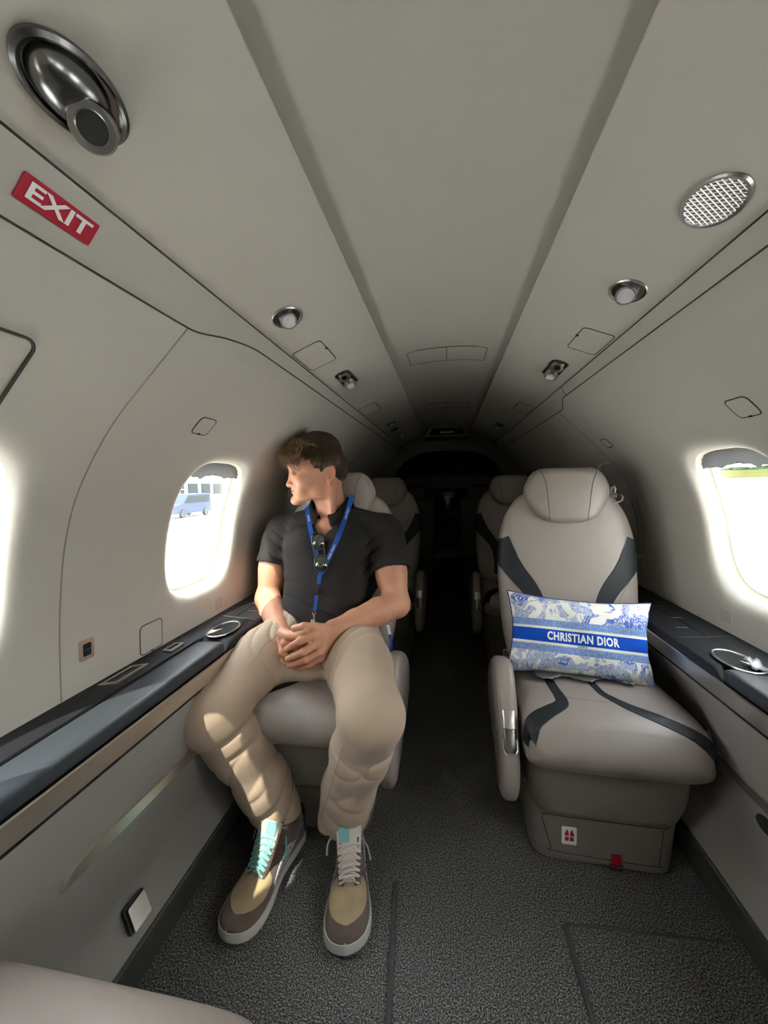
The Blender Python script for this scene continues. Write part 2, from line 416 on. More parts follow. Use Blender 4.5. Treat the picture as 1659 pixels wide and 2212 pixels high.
full = [(x, z) for x, z in half] + [(x, z) for x, z in vault[1:]] + [(-x, z) for x, z in vault[::-1][1:]] + [(-x, z) for x, z in half[::-1][1:]]
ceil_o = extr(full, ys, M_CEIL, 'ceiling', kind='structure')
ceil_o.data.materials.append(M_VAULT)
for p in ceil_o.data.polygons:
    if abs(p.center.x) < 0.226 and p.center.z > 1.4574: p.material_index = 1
hull = [(.86, -.05), (.875, .6), (.875, .8)]
# outer skin: closed except at the window holes is not needed; the lining itself is opaque. Close the ends.
def endcap(Y, name, hole=None):
    P = [(x, z) for x, z in full] ; W_ = [(-p.x, p.z) for p in WP[::-1]]; W2 = [(p.x, p.z) for p in WP]
    loop = [(.80, -.02)] + [(.80, .54)] + W2 + P[1:] + W_[1:] + [(-.80, .54), (-.80, -.02)]
    mb = MB()
    if not hole: mb.V = [Vector((x, Y, z)) for x, z in loop]; mb.F = [tuple(range(len(loop)))]
    return mb, loop
mb, loop = endcap(YA, 'wall_back'); mb.build('wall_back', mat('aft_bulkhead', (0.5, 0.47, 0.42), 0.6), smooth=False, kind='structure')
# cockpit bulkhead with arched opening
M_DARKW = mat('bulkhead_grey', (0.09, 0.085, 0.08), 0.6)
N = 48; cen = Vector((0, YB, 0.75)); outer = []; inner = []
for i in range(N):
    a = 2 * PI * i / N + 0.01; d = (math.cos(a), math.sin(a))
    r = 1.0; best = 0.6
    lo_, hi_ = 0.1, 1.3
    # distance to the section outline
    tmin = 9
    for (x0, z0), (x1, z1) in zip(loop, loop[1:] + loop[:1]):
        ex_, ez = x1 - x0, z1 - z0; det = d[0] * (-ez) + d[1] * ex_
        if abs(det) < 1e-9: continue
        rx, rz = x0, z0 - cen.z; t = (rx * (-ez) + rz * ex_) / det; u = (d[0] * rz - d[1] * rx) / det
        if t > 0 and -1e-6 <= u <= 1 + 1e-6: tmin = min(tmin, t)
    outer.append(Vector((d[0] * tmin, YB, cen.z + d[1] * tmin)))
    e = 3.0; rr = (abs(d[0] / 0.50) ** e + abs(d[1] / (0.56 if d[1] > 0 else 0.76)) ** e) ** (-1 / e)
    inner.append(Vector((d[0] * rr, YB, cen.z + d[1] * rr)))
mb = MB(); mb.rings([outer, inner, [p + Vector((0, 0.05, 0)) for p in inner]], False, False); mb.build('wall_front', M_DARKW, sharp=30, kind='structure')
# cockpit shell ahead of the bulkhead
mb = MB(); R = []
for y, k in ((YB, 1.0), (YB + 0.5, 0.96), (YB + 0.9, 0.85), (YB + 1.2, 0.65), (YB + 1.3, 0.4)):
    R.append([Vector((x * k, y, (z - 0.5) * k + 0.5)) for x, z in loop])
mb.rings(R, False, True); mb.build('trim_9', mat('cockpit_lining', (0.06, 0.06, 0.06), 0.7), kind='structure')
# lower side walls behind the consoles, and floor
for side, nm in ((-1, 'trim_1'), (1, 'trim_2')):
    V = [(side * x, y, z) for y in (YA, YB) for x, z in ((.764, .545), (.80, .54), (.80, -.02))]
    mesh_obj(nm, V, [(0, 1, 4, 3), (1, 2, 5, 4)], M_PANEL, smooth=False, kind='structure')
fl = MB(); fl.box((0, (YA + YB + 1.3) / 2, -0.02), (1.6, YB + 1.3 - YA, 0.04)); fl.build('floor', M_CARPET, smooth=False, kind='structure')

def wp(side, Y, z): return wall_pt(side, Y, s_of_z(z))
# seams of the lining
sm = MB()
P = [wall_pt(-1, 0.624, WS[-1] * i / 60, -0.0002) for i in range(61)]; sm.tube(P, 0.0014, 6)
o = sm.build('wall_seam', M_SEAML, wall_l)
sm = MB(); sm.tube([wall_pt(1, 1.66, WS[-1] * i / 60, -0.0002) for i in range(61)], 0.0014, 6); sm.build('wall_seam', M_SEAML, wall_r)
sm = MB(); sm.tube([wall_pt(-1, 2.3, WS[-1] * i / 60, -0.0002) for i in range(61)], 0.0014, 6); sm.build('wall_seam', M_SEAML, wall_l)
def strip_pt(side, t, Y):   # t 0 at the lower edge of the strip, 1 at the upper one
    a = Vector((.4435, 0, 1.3055)); m_ = Vector((.415, 0, 1.333)); b = Vector((.3955, 0, 1.361))
    q = a.lerp(m_, t / 0.5) if t < 0.5 else m_.lerp(b, (t - 0.5) / 0.5); return Vector((side * q.x, Y, q.z))
for side in (-1, 1):
    sm = MB(); sm.tube([(side * .3955, y, 1.3620) for y in (YA, 0, 1, 2, YB)], 0.0017, 6)
    if side < 0:
        sm.tube([strip_pt(-1, 0.02, YA), strip_pt(-1, 0.02, 0.60)] + catmull([strip_pt(-1, 0.02, 0.60), strip_pt(-1, 0.06, 0.65), strip_pt(-1, .30, .72), strip_pt(-1, 0.47, 0.80), strip_pt(-1, .5, .86)], 6) + [strip_pt(-1, 0.5, YB)], 0.0016, 6)
    else:
        sm.tube([strip_pt(1, 0.5, YA), strip_pt(1, 0.5, 1.50), strip_pt(1, 0.45, 1.52), strip_pt(1, 0.05, 1.60), strip_pt(1, 0.03, 1.66), strip_pt(1, 0.5, 1.70)][:5], 0.0015, 6)
        sm.tube([strip_pt(1, 0.03, 1.66), strip_pt(1, 0.03, YB)], 0.0015, 6); sm.tube([strip_pt(1, 0.5, 1.47), strip_pt(1, 0.98, 1.46)], 0.001, 6)
    sm.build('ceiling_seam', M_SEAM, ceil_o)
# raised end of the wide side strip by the exit door
# floor strips covering carpet joints
for i, pts in enumerate([[(-.137, .914), (-.118, .66), (-.10, -.2)], [(.264, .879), (.27, .66), (.275, -.2)], [(.264, .882), (.60, .897)]]):
    sm = MB(); P = [Vector((x, y, 0.001)) for x, y in pts]
    rr = 0.0065 if i < 2 else 0.003
    sm.tube(P, rr, 8); sm.build(f'trim_{3 + i}', M_RUBBER, kind='structure')

# ================================================================== SIDE CONSOLES
def side_console(side):
    root = empty('side_console', (side * .69, 1.0, 0))
    tag(root, 'long charcoal side ledge with grey lower panel along the %s wall %s' % (('left', 'beside the sitting man') if side < 0 else ('right', 'beside the pillow seat')), 'console', 'side consoles under the windows')
    O = -root.location
    ysl = [YA + (YB - YA) * i / 120 for i in range(121)]
    def sst(a, b, x): t = min(1, max(0, (x - a) / (b - a))); return t * t * (3 - 2 * t)
    def rec(y): return 0.055 * sst(0.98, 1.16, y)
    def ext(prof, nm, m, y0=YA, y1=YB, sharp=35, par=root):
        yy = [y for y in ysl if y0 <= y <= y1]; V = []; k = len(prof(0))
        for y in yy: V += [Vector((side * x, y, z)) + O for x, z in prof(y)]
        F = [(i * k + j, i * k + j + 1, (i + 1) * k + j + 1, (i + 1) * k + j) for i in range(len(yy) - 1) for j in range(k - 1)]
        F += [tuple(range(k)), tuple(range((len(yy) - 1) * k, len(yy) * k))]
        return mesh_obj(nm, V, F, m, par, sharp=sharp)
    ext(lambda y: [(.763, .607), (.72, .603), (.705, .600), (.70, .590 if y < 0.985 else .598), (.70, .568 if y < .985 else .598), (.622, .568 if y < .985 else .594), (.616, .567 if y < .985 else .590), (.612, .566), (.614, .520), (.64, .50), (.763, .50)], 'ledge', M_LEDGE)
    ext(lambda y: [(.613, .5685), (.6095, .5665), (.6115, .528), (.6145, .5255), (.62, .53)], 'upper_trim_strip', M_BRASS if side < 0 else M_CHROME)
    def low(y):
        r = rec(y)
        return [(.625, .53), (.621, .524), (.622 + r * .1, .50), (.628 + r * .7, .44), (.640 + r, .37), (.652 + r, .28), (.662 + r * .9, .205), (.660 + r * .5, .185), (.648, .165), (.618, .128), (.612, .118), (.635, .112), (.70, .11)]
    ext(low, 'lower_panel', M_PANEL, sharp=60)
    ext(lambda y: [(.66, .125), (.611, .124), (.609, .118), (.622, .085), (.624, .078), (.640, .002), (.66, .0)], 'skirting', M_BASEB, sharp=25)
    # armrest pad
    R = []
    def fnp(s):
        y = -1.2 + s; return Vector((side * .6595, y, .583)) + O, Vector((side * .0435, 0, -0.001)), Vector((0, 0, .0175))
    R = pad(fnp, 40, 32, 5, 0.02, 2.17); m_ = MB(); m_.rings(R); ob = m_.build('armrest_pad', M_PADL, root)
    # chrome accent blade on the lower panel
    P = catmull([(.50, .235), (.515, .262), (.545, .293), (.60, .330), (.70, .352), (.85, .362), (1.0, .366), (1.2, .366), (1.6, .366)], 6) if False else None
    pts = [(.498, .362), (.508, .376), (.525, .386), (.56, .390), (.62, .388), (.72, .381), (.9, .373), (1.02, .370), (1.1, .368)]
    ptl = [(.497, .360), (.512, .361), (.532, .362), (.57, .361), (.64, .359), (.74, .356), (.9, .350), (1.02, .347), (1.1, .345)]
    V = []; 
    def lx(y, z): return interp(z, [(a[1], a[0]) for a in low(y)[::-1] if a[1] > .17])
    for (y, z), (y2, z2) in zip(pts, ptl):
        for yy, zz, o2 in ((y, z, .003), (y, z, -.006), (y2, z2, -.008), (y2, z2, .003)): V.append(Vector((side * (lx(yy, zz) + o2), yy, zz)) + O)
    mb = MB(); mb.rings([V[i * 4:i * 4 + 4] for i in range(len(pts))]); mb.build('accent_blade', M_BLADE, root)
    # cup holder: heart-shaped metal rim and dark well
    yc = 1.045 if side < 0 else 1.0; cx = .672
    rim = []
    for i in range(40):
        a = 2 * PI * i / 40; r = 1 + 0.0 * math.cos(a)
        x = 0.036 * sgp(math.cos(a), .85); y = 0.062 * sgp(math.sin(a), .9)
        rim.append(Vector((side * (cx + x), yc + y, .6015)) + O)
    mb = MB(); mb.tube(rim, 0.0028, 8, closed=True); ch = mb.build('cup_holder', M_CHROME, root)
    mb = MB(); mb.rings([[p + Vector((0, 0, -.003)) for p in rim], [p + Vector((0, 0, -.003 + .0025)) for p in rim]]); mb.build('holder_well', M_HOLE, ch)
    spur = [Vector((side * (cx + .034), yc - .012, .6025)) + O, Vector((side * (cx + .018), yc - .010, .6025)) + O, Vector((side * (cx + .006), yc + .004, .6025)) + O, Vector((side * (cx + .016), yc - .03, .6025)) + O, Vector((side * (cx + .030), yc - .05, .6025)) + O]
    mb = MB(); mb.V = spur + [p + Vector((0, 0, -.002)) for p in spur]; mb.F = [(0, 1, 2, 3, 4), (9, 8, 7, 6, 5), (0, 5, 6, 1), (1, 6, 7, 2), (2, 7, 8, 3), (3, 8, 9, 4)]; mb.build('holder_spur', M_BRASS, ch)
    # latches set into the ledge
    for (y0, y1, xx, ww) in ((.70, .795, .735, .017), (.872, .925, .728, .014), (-.15, -.05, .735, .017)) if side < 0 else ((-.15, -.05, .735, .017),):
        fr = MB(); a = rrect(y1 - y0, ww * 2, .004, 4, sk=-0.5 if y1 - y0 > .06 else -.1); b_ = rrect((y1 - y0) - .016, ww * 2 - .014, .003, 4, sk=-.5 if y1 - y0 > .06 else -.1)
        mk = lambda L_, z: [Vector((side * (xx + v), (y0 + y1) / 2 + u, z)) + O for u, v in L_]
        fr.rings([mk(a, .602), mk(a, .607), mk(b_, .6075), mk(b_, .604)], False, False); lt = fr.build('latch_bezel', M_CHROME, root)
        pl = MB(); pl.rings([mk(b_, .6045), mk(b_, .6050)]); pl.build('latch_paddle', M_BLACK, lt)
    # stowage lid seams ahead of the cup holder
    mb = MB(); z_ = .5995
    for y in (1.15, 1.42): mb.tube([Vector((side * .625, y, z_ - .003)) + O, Vector((side * .705, y, z_ + .002)) + O, Vector((side * .75, y, z_ + .0065)) + O], 0.0012, 6)
    mb.tube([Vector((side * .705, 1.15, z_ + .002)) + O, Vector((side * .705, 1.42, z_ + .002)) + O], 0.0009, 6)
    mb.build('lid_seam', M_SEAMD, root)
    for q_ in ((.672, 1.22, .6), (.70, 1.30, .602)): mb = MB(); mb.box(Vector((side * q_[0], q_[1], q_[2])) + O, (.03, .004, .002)); mb.build('lid_pull', M_CHROME, root)
    return root
cons_l = side_console(-1); cons_r = side_console(1)
# socket plate with flap on the left lower panel
def lower_plate():
    r = empty('outlet_plate', (-.638, .636, .163))
    tag(r, 'small square nickel flap plate low on the left side panel near the floor', 'outlet')
    t = Vector((0, 1, 0)); nn = Vector((.78, 0, .62)).normalized(); up = nn.cross(t) * 1
    if up.z < 0: up = -up
    Mx = Matrix((t, up, nn)).transposed().to_4x4()
    mb = MB(); mb.prism(rrect(.050, .045, .004, 4, sk=.25), 0, .006, Mx); mb.build('plate', M_BLACK, r)
    mb = MB(); mb.prism(rrect(.042, .040, .003, 4, sk=.25), .0062, .010, Matrix.Translation((0.004, 0, 0)) @ Mx); mb.build('flap', M_CHROME, r)
lower_plate()

# ================================================================== CEILING FITTINGS
PN = Vector((.362, 0, .932)); 
def psu_frame(side, x, Y):
    t = (.395 - x) / .175; z = 1.3635 + t * .0668
    X = Vector((-.932, 0, .362)) if side > 0 else Vector((-.932, 0, -.362)); Yv = Vector((0, 1, 0)); Z = X.cross(Yv)
    return Matrix.Translation((side * x, Y, z)) @ Matrix((X, Yv, Z)).transposed().to_4x4()
def fitting(name, side, x, Y, rz=0, **k):
    o = bpy.data.objects.new(name, None); C.objects.link(o); o.empty_display_size = .03
    o.matrix_world = psu_frame(side, x, Y) @ Matrix.Rotation(rz, 4, 'Z'); tag(o, **k); return o
M_LENS = mat('lamp_lens', (0.75, 0.75, 0.78), 0.15, 0.2)
def reading_light(side, x, Y, label, s=1.0):
    r = fitting('reading_light', side, x, Y, label=label, cat='ceiling light', group='round reading lights in the ceiling panels')
    mb = MB(); mb.lathe([(.030 * s, -.001), (.0325 * s, .0005), (.031 * s, .0022), (.028 * s, .0015), (.0265 * s, -.001), (.0255 * s, -.001)], 36, Matrix.Identity(4), 1, 1.25); mb.build('bezel', M_CHROME, r)
    mb = MB(); mb.lathe([(.027 * s, .0004), (.001, .0008)], 36, Matrix.Identity(4), 1, 1.25); mb.build('socket', M_DCHROME, r)
    T = Matrix.Translation((0, .004, .001)) @ Matrix.Rotation(.55, 4, 'X')
    mb = MB(); mb.lathe([(.0165 * s, 0), (.0180 * s, .002), (.0180 * s, .010), (.0165 * s, .012), (.0150 * s, .0115), (.0145 * s, .010)], 28, T); mb.build('lamp_cup', M_CHROME, r)
    mb = MB(); mb.lathe([(.0148 * s, .0100), (.010 * s, .0106), (.001, .0110)], 24, T); mb.build('lens', M_LENS, r)
    return r
reading_light(-1, .333, .80, 'round nickel reading light above the sitting man, nearest on the left ceiling panel')
reading_light(1, .337, .818, 'round nickel reading light on the right ceiling panel, between speaker grille and mask door')
reading_light(-1, .325, 2.28, 'tiny dim reading light far forward on the left ceiling panel, behind the man\'s head', .9)
def mask_door(side, x0, x1, y0, y1, label):
    r = fitting('mask_door', side, (x0 + x1) / 2, (y0 + y1) / 2, label=label, cat='panel', group='flush mask doors in the ceiling panels')
    w_, h_ = x1 - x0, y1 - y0
    mb = MB(); mb.prism(rrect(w_, h_, .010, 5), -.002, .0006); mb.build('door', M_CEIL, r)
    mb = MB(); P = [Vector((x, y, .0002)) for x, y in rrect(w_ + .002, h_ + .002, .011, 5)]; mb.tube(P, .0012, 6, closed=True); mb.build('door_gap', M_SEAM, r)
    mb = MB(); mb.box((( -1 if side < 0 else 1) * (w_ / 2) * 1.0, -h_ * .12, .0004), (.006, .008, .002)); mb.build('door_catch', M_HOLE, r)
mask_door(-1, .312, .391, .955, 1.10, 'flush service door in left ceiling panel just ahead of the man\'s reading light')
mask_door(1, .318, .391, 1.0, 1.13, 'flush service door in right ceiling panel with small dark catch')
mask_door(-1, .312, .391, 1.70, 1.86, 'dim flush service door farther forward in left ceiling panel')
mask_door(1, .318, .391, 1.84, 2.0, 'dim flush service door farther forward in right ceiling panel')
def twin_unit(side, x, Y, label, s=1.0, light=True):
    r = fitting('air_outlet', side, x, Y, label=label, cat='air vent', group='recessed nickel air outlet and spotlight units')
    P = rrect(.050 * s, .150 * s, .022 * s, 6)
    mb = MB(); mb.rings([[Vector((u * k, v * k, z)) for u, v in P] for k, z in ((1.05, -.0005), (1.06, .001), (1.0, .002), (.95, .0012), (.93, -.001))], False, False); mb.build('bezel', M_CHROME, r)
    mb = MB(); mb.rings([[Vector((u * k, v * k, z)) for u, v in P] for k, z in ((.95, .0003), (.6, .0007))], False, True); mb.build('tray', M_DCHROME, r)
    T = Matrix.Translation((0, -.033 * s, 0)) @ Matrix.Rotation(.6, 4, 'X')
    mb = MB(); mb.lathe([(.019 * s, -.002), (.019 * s, .008), (.0165 * s, .012), (.010 * s, .0125), (.0085 * s, .010), (.0085 * s, .004)], 24, T); nz = mb.build('nozzle', M_CHROME, r)
    mb = MB(); mb.lathe([(.0086 * s, .0095), (.001, .0096)], 20, T); mb.build('nozzle_bore', M_HOLE, nz)
    T = Matrix.Translation((0, .034 * s, 0)) @ Matrix.Rotation(.35, 4, 'X')
    mb = MB(); mb.lathe([(.019 * s, -.002), (.0205 * s, .006), (.0205 * s, .016), (.018 * s, .022), (.0155 * s, .0225), (.0145 * s, .018)], 28, T); lc = mb.build('spot_cup', M_CHROME, r)
    mb = MB(); mb.lathe([(.0146 * s, .0185), (.001, .0195)], 20, T); mb.build('spot_lens', M_LENS, lc)
twin_unit(-1, .332, 1.285, 'recessed nickel air nozzle and spotlight in left ceiling panel above the man')
twin_unit(1, .337, 1.315, 'recessed nickel air nozzle and spotlight in right ceiling panel above the pillow seat')
twin_unit(-1, .325, 2.72, 'dim far air outlet on the left ceiling panel, closest to the cockpit', .9)
twin_unit(1, .321, 2.53, 'dim far air outlet on the right ceiling panel toward the cockpit', .9)
fz = fitting('flush_plate', -1, .334, 2.5, label='thin dark oval plate far forward on the left ceiling panel', cat='plate')
mb = MB(); mb.lathe([(.024, 0), (.024, .003), (.02, .004), (.001, .004)], 24, Matrix.Identity(4), 1, 1.5); mb.build('oval_plate', M_DCHROME, fz)
# speaker grille
r = fitting('speaker_grille', 1, .340, .583, label='oval nickel speaker grille with round holes on the right ceiling panel', cat='speaker')
mb = MB(); mb.lathe([(.040, -.0005), (.0425, .001), (.0405, .0035), (.037, .003), (.036, .001)], 40, Matrix.Identity(4), .82, 1.12); mb.build('bezel', M_CHROME, r)
mb = MB(); mb.lathe([(.0365, .0006), (.001, .0010)], 40, Matrix.Identity(4), .82, 1.12); mb.build('backing', M_HOLE, r)
mb = MB()
for i in range(-12, 13):
    for d_ in (1, -1):
        off = i * .0058; 
        for (ux, uy) in (((math.cos(PI / 6), d_ * math.sin(PI / 6))),):
            nx_, ny_ = -uy, ux; c0 = Vector((nx_ * off, ny_ * off, .0016)); dd = Vector((ux, uy, 0))
            ts = [t / 100 * .05 for t in range(-100, 101) if ((c0.x + dd.x * t / 100 * .05) / (.0365 * .82)) ** 2 + ((c0.y + dd.y * t / 100 * .05) / (.0365 * 1.12)) ** 2 < 1]
            if len(ts) > 1: mb.tube([c0 + dd * ts[0], c0 + dd * ts[-1]], .00095, 5)
mb.build('mesh_screen', M_CHROME, r)
# big adjustable vent near the camera on the left
r = fitting('eyeball_vent', -1, .329, .322, label='large dark nickel eyeball air vent on left ceiling panel near the exit sign', cat='air vent')
mb = MB(); mb.lathe([(.046, -.001), (.050, .002), (.050, .006), (.046, .0085), (.0425, .007), (.0405, .002)], 48, Matrix.Identity(4), .66, 1.0); mb.build('bezel', M_DCHROME, r)
mb = MB(); mb.lathe([(.041, .003), (.001, .0035)], 40, Matrix.Identity(4), .66, 1.0); mb.build('socket', M_DCHROME, r)
mb = MB(); mb.lathe([(.0405, .002), (.037, .011), (.028, .0185), (.014, .022), (.001, .0225)], 40, Matrix.Translation((.0, -.004, 0)), .63, .88); mb.build('ball', M_DCHROME, r)
T = Matrix.Translation((.003, .017, .016)) @ Matrix.Rotation(.62, 4, 'X') @ Matrix.Rotation(-.15, 4, 'Y')
mb = MB(); mb.lathe([(.0195, -.005), (.0195, .017), (.0185, .019)], 36, T); nz = mb.build('nozzle', M_DCHROME, r)
mb = MB(); mb.lathe([(.0188, .0185), (.0180, .0202), (.0135, .0205), (.0118, .0185), (.0112, .012)], 36, T); mb.build('nozzle_ring', M_CHROME, nz)
mb = MB(); mb.lathe([(.0115, .0125), (.001, .0128)], 24, T); mb.build('nozzle_bore', M_HOLE, nz)
# centre vault access panels
for k_, (y0, y1, hw) in enumerate(((1.33, 1.47, .133), (2.22, 2.36, .127))):
    lab = ['split access panel outlined in the centre ceiling vault, nearer one', 'split access panel outlined in the centre ceiling vault, farther dim one'][k_]
    r = empty('access_panel', (0, (y0 + y1) / 2, 1.476)); tag(r, lab, 'panel', 'access panels in the ceiling vault')
    vz = lambda x: interp(abs(x), [(0, 1.484), (.055, 1.4825), (.11, 1.478), (.16, 1.4705)]) - 1.476
    X = [-hw + 2 * hw * i / 24 for i in range(25)]
    hY = (y1 - y0) / 2
    mb = MB(); V = [Vector((x, y, vz(x) - .001)) for y in (-hY, hY) for x in X]; mb.add(V, [(i, i + 1, i + 26, i + 25) for i in range(24)]); mb.build('panel_skin', M_VAULT, r)
    mb = MB(); P = [Vector((x, -hY + (.012 * (abs(x) / hw) ** 6), vz(x) - .001)) for x in X] + [Vector((x, hY, vz(x) - .001)) for x in X[::-1]]
    mb.tube(P, .0011, 6, closed=True); mb.tube([Vector((0, -hY, vz(0) - .001)), Vector((0, hY, vz(0) - .001))], .0010, 6); mb.build('panel_gap', M_SEAM, r)
# exit sign on the left side strip
def on_frame(o_pt, xax, yax, V):
    z = xax.cross(yax).normalized(); return [o_pt + xax * v.x + yax * v.y + z * v.z for v in V]
ea = strip_pt(-1, .18, 0); eb = strip_pt(-1, .80, 0); up = (eb - ea).normalized(); cen = (strip_pt(-1, .5, .378))
r = empty('exit_sign', cen); tag(r, 'red EXIT sign with white letters on the left ceiling strip', 'sign')
nx = Vector((0, 1, 0)); nn = nx.cross(up)
if nn.z > 0: nn = -nn
Mx = Matrix((nx, up, nx.cross(up))).transposed().to_4x4(); sg = 1 if nx.cross(up).dot(nn) > 0 else -1
mb = MB(); mb.prism(rrect(.082, .0275, .0022, 4, sk=.0), min(0, sg * .0012), max(0, sg * .0012), Matrix.Translation(nn * .0009) @ Mx); mb.build('sign_plate', M_RED, r, sharp=30)
V, F = text_mesh('EXIT', .0165, bold=.0006, sx=1.42); mb = MB(); mb.add([Mx @ Vector((v.x, v.y, 0)) + nn * .0025 for v in V], F); mb.build('sign_lettering', M_WHITE, r, smooth=False)

# ================================================================== WALL COVERS AND PLACARDS
def wall_frame(side, Y, z, lift=0.0):
    s = s_of_z(z); p, nn = wprof(s); N_ = Vector((-side * nn.x, 0, -nn.z)); U = Vector((0, 1, 0)); V_ = (wprof(s + .002)[0] - p).normalized(); V_ = Vector((side * V_.x, 0, V_.z))
    return Vector((side * p.x, Y, p.z)) + N_ * lift, U, V_, N_
def wall_rect(side, Y, z, w_, h_, r_, lift, n=6, skew=0.0, nsub=1):
    s = s_of_z(z); out = []
    for u, v in rrect(w_, h_, r_, n):
        out.append(wall_pt(side, Y + u + skew * v, s + v, -lift))
    return out
def cover(name, side, Y, z, w_, h_, label, group=None, skew=0.0):
    r = empty(name, wall_pt(side, Y, s_of_z(z))); tag(r, label, 'cover', group); O = -r.location
    A = [p + O for p in wall_rect(side, Y, z, w_, h_, .010, .0012, skew=skew)]; B = [p + O for p in wall_rect(side, Y, z, w_, h_, .010, -.001, skew=skew)]
    mb = MB(); mb.rings([B, A]); mb.build('cover_plate', M_WALL, r, sharp=30)
    G = [p + O for p in wall_rect(side, Y, z, w_ + .003, h_ + .003, .011, .0003, skew=skew)]; mb = MB(); mb.tube(G, .0012, 6, closed=True); mb.build('cover_gap', M_SEAM, r)
    c_ = wall_pt(side, Y, s_of_z(z) - h_ / 2 - .0005, -.0016) + O; mb = MB(); mb.box(c_, (.004, .007, .003)); mb.build('finger_notch', M_HOLE, r)
cover('hook_cover', -1, .857, 1.178, .056, .046, 'small rounded flush cover on left wall above the window beside the man', 'small flush covers on the upper walls')
cover('hook_cover', 1, .888, 1.172, .056, .046, 'small rounded flush cover on right wall above the bright window', 'small flush covers on the upper walls')
cover('hook_cover', 1, 1.56, 1.170, .05, .04, 'smaller dim flush cover on right wall near the headrest of the pillow seat', 'small flush covers on the upper walls')
cover('outlet_door', -1, .862, .648, .072, .072, 'flush square outlet door on left wall just above the ledge latches')
# big handle recess cover at left edge
r = empty('handle_cover', wall_pt(-1, .26, s_of_z(1.20))); tag(r, 'large recessed cover outline on the left door wall at the photo\'s left edge', 'cover'); O = -r.location
P = [p + O for p in wall_rect(-1, .275, 1.175, .34, .155, .02, -.002, 8)]; P2 = [p + O for p in wall_rect(-1, .275, 1.175, .33, .145, .018, .001, 8)]
mb = MB(); mb.tube([p for p in P2], .0022, 8, closed=True); mb.build('cover_gap', M_SEAM, r)
mb = MB()
s_c = s_of_z(1.175); V = []; nu, nv = 2, 12
for j in range(nv + 1):
    for i in (0, 1): V.append(wall_pt(-1, .275 + (-.155 + .31 * i), s_c - .070 + .140 * j / nv, -.0015) + O)
mb.add(V, [(2 * j, 2 * j + 1, 2 * j + 3, 2 * j + 2) for j in range(nv)]); mb.build('cover_plate', M_WALL, r)
# USB socket
p0, U, V_, N_ = wall_frame(-1, .680, .693); r = empty('usb_socket', p0); tag(r, 'small metal framed dark USB socket on left wall above the ledge', 'socket')
Mx = Matrix((U, V_, U.cross(V_))).transposed().to_4x4(); sg = 1 if U.cross(V_).dot(N_) > 0 else -1
def pr_(mb, poly, a, b): z0, z1 = sorted((sg * a, sg * b)); mb.prism(poly, z0, z1, Mx); return mb
pr_(MB(), rrect(.034, .044, .005, 4), -.001, .003).build('bezel', M_BRASS, r, sharp=30)
pr_(MB(), rrect(.018, .027, .0025, 4), .0, .0036).build('port_recess', M_HOLE, r, sharp=30)
pr_(MB(), rrect(.012, .005, .001, 3), .0036, .0042).build('port_tongue', mat('usb_blue', (.02, .05, .2), .4), r, sharp=30)
# instruction placards: dense grey print
def placard(side, Y, z, label, w_=.052, h_=.042):
    r = empty('placard', wall_pt(side, Y, s_of_z(z))); tag(r, label, 'label', 'small instruction labels low on the walls'); O = -r.location
    m1 = mat('placard_film', (.62, .59, .53), .4); s = s_of_z(z); mb = MB()
    A = [wall_pt(side, Y + u * w_ / 2, s + v * h_ / 2, -.0006) + O for u, v in ((-1, -1), (1, -1), (1, 1), (-1, 1))]; B = [p + Vector((side * .0004, 0, 0)) for p in A]; mb.rings([B, A]); mb.build('placard_film', m1, r, smooth=False)
    mb = MB(); rnd = random.Random(3)
    for L_ in range(9):
        v = h_ * .44 - L_ * h_ * .105; u = -w_ * .46 ; end_ = w_ * (.46 if L_ % 3 else .38)
        while u < end_:
            wd = rnd.uniform(.002, .005); e_ = min(u + wd, end_)
            a = [wall_pt(side, Y + side * -1 * q, s + vv, -.0009) + O for q, vv in ((u, v - .0009), (e_, v - .0009), (e_, v + .0009), (u, v + .0009))]
            mb.add(a, [(0, 1, 2, 3)]); u = e_ + .0011
    mb.build('print', mat('placard_print', (.10, .095, .09), .6), r, smooth=False)
placard(-1, 1.165, .640, 'small printed label under the left window beside the man\'s elbow')
placard(1, 1.185, .648, 'small printed label on the right wall above the cup holder')

